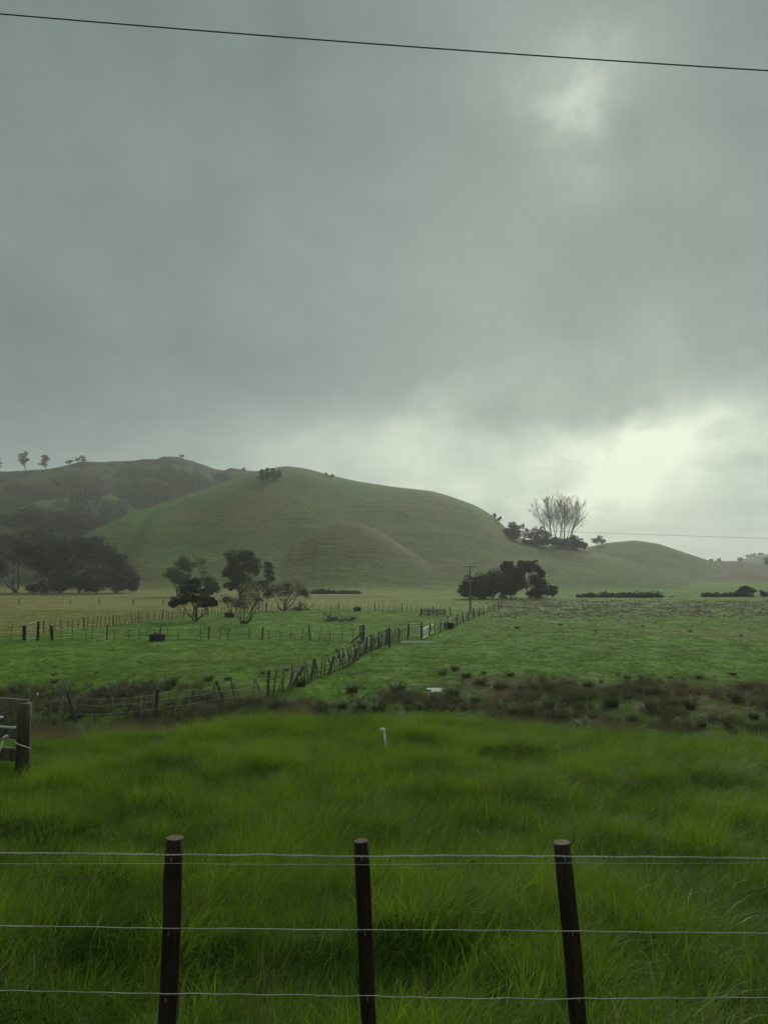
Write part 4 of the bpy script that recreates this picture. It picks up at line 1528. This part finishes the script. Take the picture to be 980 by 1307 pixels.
# ---------------------------------------------------------------- small white things
p = hit(491.5, 967, 8, 24)
Yp = p[1]
m = Yp / 980
root = thing('standpipe', p, 'white bent-topped standpipe rising from the grassy bank', 'pipe')
h = 35 * m
b = MB()
b.tube([(.02, 0, -.25), (0.01, 0, h * .4), (-.02, 0, h * .9)], .0165, 8)
link('pipe', b.mesh('pipe', M['white'], True), root)
b = MB()
th = np.linspace(0, math.pi * 1.05, 9)
b.tube(np.stack([-.02 - .035 + .035 * np.cos(th), 0 * th, h * .9 + .04 * np.sin(th)], 1), .019, 8)
link('hook', b.mesh('hook', M['white'], True), root)
b = MB()
b.tube([(-.0195, 0, h * .86), (-.02, 0, h * .93)], .024, 8)
link('collar', b.mesh('collar', M['white'], True), root)


def peg(label, px, py, hpx, r, mat_, lean=0.0, y0=22.0, cap='white'):
    p = hit(px, py, y0)
    h = hpx * p[1] / 980
    root = thing('marker_peg', p, label, 'peg')
    b = MB()
    b.tube([(0, 0, -.15), (lean * h * .5, 0, h * .5), (lean * h, 0, h)], [r, r * .9, r * .8], 6)
    link('stake', b.mesh('stake', M[mat_]), root)
    b = MB()
    b.tube([(lean * h, 0, h - .05), (lean * h, 0, h), (lean * h, 0, h + .05)], [r * 1.05, r * 1.3, r * .8], 6)
    link('cap', b.mesh('cap', M[cap]), root)


peg('thin white peg with a bright cap among brown sedge clumps', 909, 864, 8, .04, 'white')
peg('tiny white peg alone in the green paddock below the lane fence', 611, 817, 6, .04, 'white')
peg('pale straw-coloured stake with a knob on the slope by the ditch fence', 337, 908, 14, .025, 'post_pale', 0, 21.0, 'post_pale')
peg('white-capped bent stake behind the timber yard post', 40, 916, 28, .03, 'post_pale', .25, 22)
peg('long bleached stake leaning along the ditch fence', 72, 928, 36, .035, 'post_pale', .2, 20, 'post_pale')


def sheep(label, px, py, Y, rz):
    p = on(px, Y, py)
    root = thing('sheep', p, label, 'sheep', rz=rz)
    rng = np.random.default_rng(int(px))
    b = MB()
    xs = np.array([-.52, -.45, -.25, 0, .25, .42, .5, .6, .72, .86, .9])
    zs = np.array([.62, .64, .66, .65, .66, .70, .78, .86, .88, .80, .78])
    rs = np.array([.06, .2, .28, .29, .27, .22, .15, .12, .11, .07, .03])
    b.tube(np.stack([xs, 0 * xs, zs], 1), rs, 10, True, .5, .08, rng)
    for sx in (-.32, .32):
        for sy in (-.13, .13):
            b.tube([(sx, sy, .5), (sx + .02, sy, .25), (sx, sy, 0)], [.07, .045, .04], 6)
    b.tube([(.66, -.16, .9), (.68, 0, .93), (.66, .16, .9)], [.02, .04, .02], 5)
    link('body', b.mesh('body', M['wool'], True), root)


sheep('white sheep grazing beside the small dense dark tree', 283, 752, 183, .4)
sheep('white sheep in front of the dark pole thicket', 657, 764, 164, 2.7)
sheep('pale sheep at the end of the long low hedge', 856, 768, 172, .2)

# ---------------------------------------------------------------- timber yard corner at the left
p = hit(28, 1002, 8, 20)
Yg = p[1]
m = Yg / 980
p = p + np.array([0, 0, 12 * m])
root = thing('yard_fence', p, 'timber rail yard fence ending in a thick mossy post on the bank', 'fence')
b = MB()
rgy = np.random.default_rng(801)
b.tube([(0, 0, -.6), (.01, 0, .3), (.0, 0, .8), (.01, 0, 86 * m)], [.125, .118, .115, .112], 12, True, .5, .05, rgy)
link('post', b.mesh('yard_post', M['post_moss'], True), root)
b = MB()
b.tube([(-2.1, .5, -.7), (-2.1, .5, .4), (-2.1, .5, 1.2)], .11, 12, True, .5, .05, rgy)
link('post', b.mesh('yard_post', M['post_moss'], True), root)
for zc, hh, dz in ((80.5, 15, .06), (47, 15, .0), (20, 16, 0.0)):
    b = MB()
    z_ = zc * m
    L = 2.3
    ang = math.atan2(.5, -2.1)
    rot = np.array([[math.cos(ang), -math.sin(ang), 0], [math.sin(ang), math.cos(ang), 0], [0, 0, 1]])
    c = np.array([-1.11, .26 + .135, z_ + dz * .3])
    V = np.array([[x_, y_, z2] for x_ in (-L / 2, -.4, .4, L / 2) for (y_, z2) in ((-.022, -hh * m / 2), (.022, -hh * m / 2), (.022, hh * m / 2), (-.022, hh * m / 2))])
    V[4:8, 2] += .012
    Fq = []
    for i in range(3):
        for k in range(4):
            Fq.append((i * 4 + k, i * 4 + (k + 1) % 4, i * 4 + 4 + (k + 1) % 4, i * 4 + 4 + k))
    Fq += [(3, 2, 1, 0), (12, 13, 14, 15)]
    b.add(V @ rot.T + c, Fq)
    link('rail', b.mesh('yard_rail', M['post_grey'] if zc < 70 else M['post_pale']), root)
# galvanised gate beyond the rails and its slanting pipe stay
gy = thing('yard_gate', p + np.array([-.07, -.32, 0]), 'galvanised pipe gate end with a slanting stay by the timber yard rails', 'gate')
for (x0, z0), (x1, z1), r in (((-2.0, 72), (.08, 60.5), .022), ((-2.0, 82), (-.14, 73), .022)):
    b = MB()
    b.tube([(x0, 0, z0 * m), ((x0 + x1) / 2, 0, (z0 + z1) / 2 * m), (x1, 0, z1 * m)], r, 8)
    link('bar', b.mesh('gate_bar', M['galv'], True), gy)
b = MB()
b.tube([(-.40, -.05, -14 * m), (-.17, -.05, 30 * m), (-.08, -.05, 49 * m)], .021, 8)
link('stay', b.mesh('stay', M['galv'], True), gy)
b = MB()
b.tube([(-.11, -.05, 47 * m), (-.07, -.05, 50 * m), (-.02, -.05, 52 * m)], .03, 8)
link('clamp', b.mesh('clamp', M['galv'], True), gy)
b = MB()
b.tube([(-.04, -.05, 50 * m), (.12, .05, 40 * m), (.27, .18, 33 * m)], .006, 5)
link('chain', b.mesh('chain', M['wire']), gy)

# ---------------------------------------------------------------- near wire fence
YF = 4.2
root = thing('wire_fence', at(461, 1310, YF), 'dark round posts strung with wires along the near edge of the bank', 'fence')
org = np.array(root.location)
mf = YF / 980
rgf = np.random.default_rng(811)
for (xt, yt, xb, w) in ((-40, 1064, -52, 20), (223.5, 1066, 214.5, 23), (461, 1070, 471, 19.5), (716.5, 1072, 738, 22), (1003, 1074, 1025, 21)):
    T, B_ = at(xt, yt + 3, YF), at(xb, 1300, YF)
    T[1], B_[1] = YF + .0, YF
    dr = (B_ - T) / np.linalg.norm(B_ - T)
    gz = H(B_[0], YF) - .35
    B2 = T + dr * ((T[2] - gz) / -dr[2])
    r = w * mf / 2 * .98
    b = MB()
    n = 9
    t = np.linspace(0, 1, n)[:, None]
    pts = B2 * (1 - t) + T * t
    pts[1:-1] += rgf.normal(0, .0022, (n - 2, 3))
    rad = r * (1 + .03 * rgf.standard_normal(n))
    rad[-1] = r * .93
    po = MB()
    po.tube(pts - org, rad, 16, True, .5, .07, rgf)
    me = po.mesh('post', M['post_dark'], True)
    me.materials.append(M['post_top'])
    me.polygons[len(me.polygons) - 1].material_index = 1
    for pol in list(me.polygons)[-2:]:
        pol.use_smooth = False
    po_o = link('post', me, root)
    for wy in (1093, 1187, 1270):
        zc = at(xt, wy, YF)[2]
        f = (T[2] - zc) / (T[2] - B2[2])
        c = T + (B2 - T) * f - org
        sb_ = MB()
        sb_.tube([c + np.array([-.002, -r * .98, .010]), c + np.array([-.001, -r - .008, 0.004]), c + np.array([.001, -r - .008, -.004]), c + np.array([.002, -r * .98, -.010])], .0015, 5)
        link('staple', sb_.mesh('staple', M['wire']), po_o)
xs = np.array([-420, -45, 0, 110, 217, 330, 461, 590, 720, 850, 980, 1010, 1400], float)


def wire(ys, r, twist=0.0, wav=0.0, seed=0, front=-.062):
    X = np.linspace(-420, 1400, 420)
    Yp_ = np.interp(X, xs, ys)
    k = np.hanning(9)
    k /= k.sum()
    Yp_ = np.convolve(np.pad(Yp_, 4, mode='edge'), k, mode='valid')
    Yp_ = Yp_ + wav * perlin(X / 45.0, X * 0 + seed, seed)
    P = np.stack([u_of(X, Yp_) * (YF + front), np.full_like(X, YF + front), EYE + e_of(X, Yp_) * (YF + front)], 1) - org
    if twist:
        for s in (0, 1):
            n2 = 3000
            ti = np.linspace(0, 1, n2)
            src = np.linspace(0, 1, len(X))
            Q = np.stack([np.interp(ti, src, P[:, c]) for c in range(3)], 1)
            ph = Q[:, 0] / .055 * 2 * math.pi + s * math.pi
            Q[:, 2] += twist * np.sin(ph)
            Q[:, 1] += twist * np.cos(ph)
            b = MB()
            b.tube(Q, r, 4, False)
            link('wire', b.mesh('twisted_wire', M['wire']), root)
    else:
        b = MB()
        b.tube(P, r, 5, False)
        link('wire', b.mesh('single_wire', M['wire']), root)


wire([1085, 1088, 1088.5, 1089, 1091, 1091, 1093, 1092, 1093, 1094, 1095.5, 1096, 1100], .0021, .0024, 1.2, 1)
wire([1101, 1102, 1102.5, 1102.5, 1102, 1103, 1103.5, 1102.5, 1101.5, 1102, 1101.5, 1101, 1101], .0013, 0, .6, 2, -.058)
wire([1178, 1181, 1181.5, 1183, 1185, 1185.5, 1187, 1187, 1188.5, 1190, 1191, 1191, 1196], .0027, 0, .6, 3)
wire([1262, 1264, 1264.5, 1266, 1268.5, 1269, 1271.5, 1274, 1275, 1274, 1273, 1273, 1272], .0025, 0, 1.4, 4)

# ---------------------------------------------------------------- damp air
me = bpy.data.meshes.new('haze')
x0, x1, y0, y1, z0, z1 = -2650, 2650, -2650, 2650, -2.0, 122
me.from_pydata([(x, y, z) for x in (x0, x1) for y in (y0, y1) for z in (z0, z1)], [], [(0, 1, 3, 2), (4, 6, 7, 5), (0, 4, 5, 1), (2, 3, 7, 6), (0, 2, 6, 4), (1, 5, 7, 3)])
mz = bpy.data.materials.new('damp_air')
mz.use_nodes = True
g = N(mz.node_tree)
o = g.n('ShaderNodeOutputMaterial')
pv = g.n('ShaderNodeVolumePrincipled')
pv.inputs['Color'].default_value = (.86, .93, .86, 1)
pv.inputs['Density'].default_value = 0.00029
pv.inputs['Anisotropy'].default_value = 0.35
g.l(pv.outputs[0], o.inputs['Volume'])
me.materials.append(mz)
tag(link('haze', me), 'thin damp haze over the farmland', 'haze', kind='stuff')
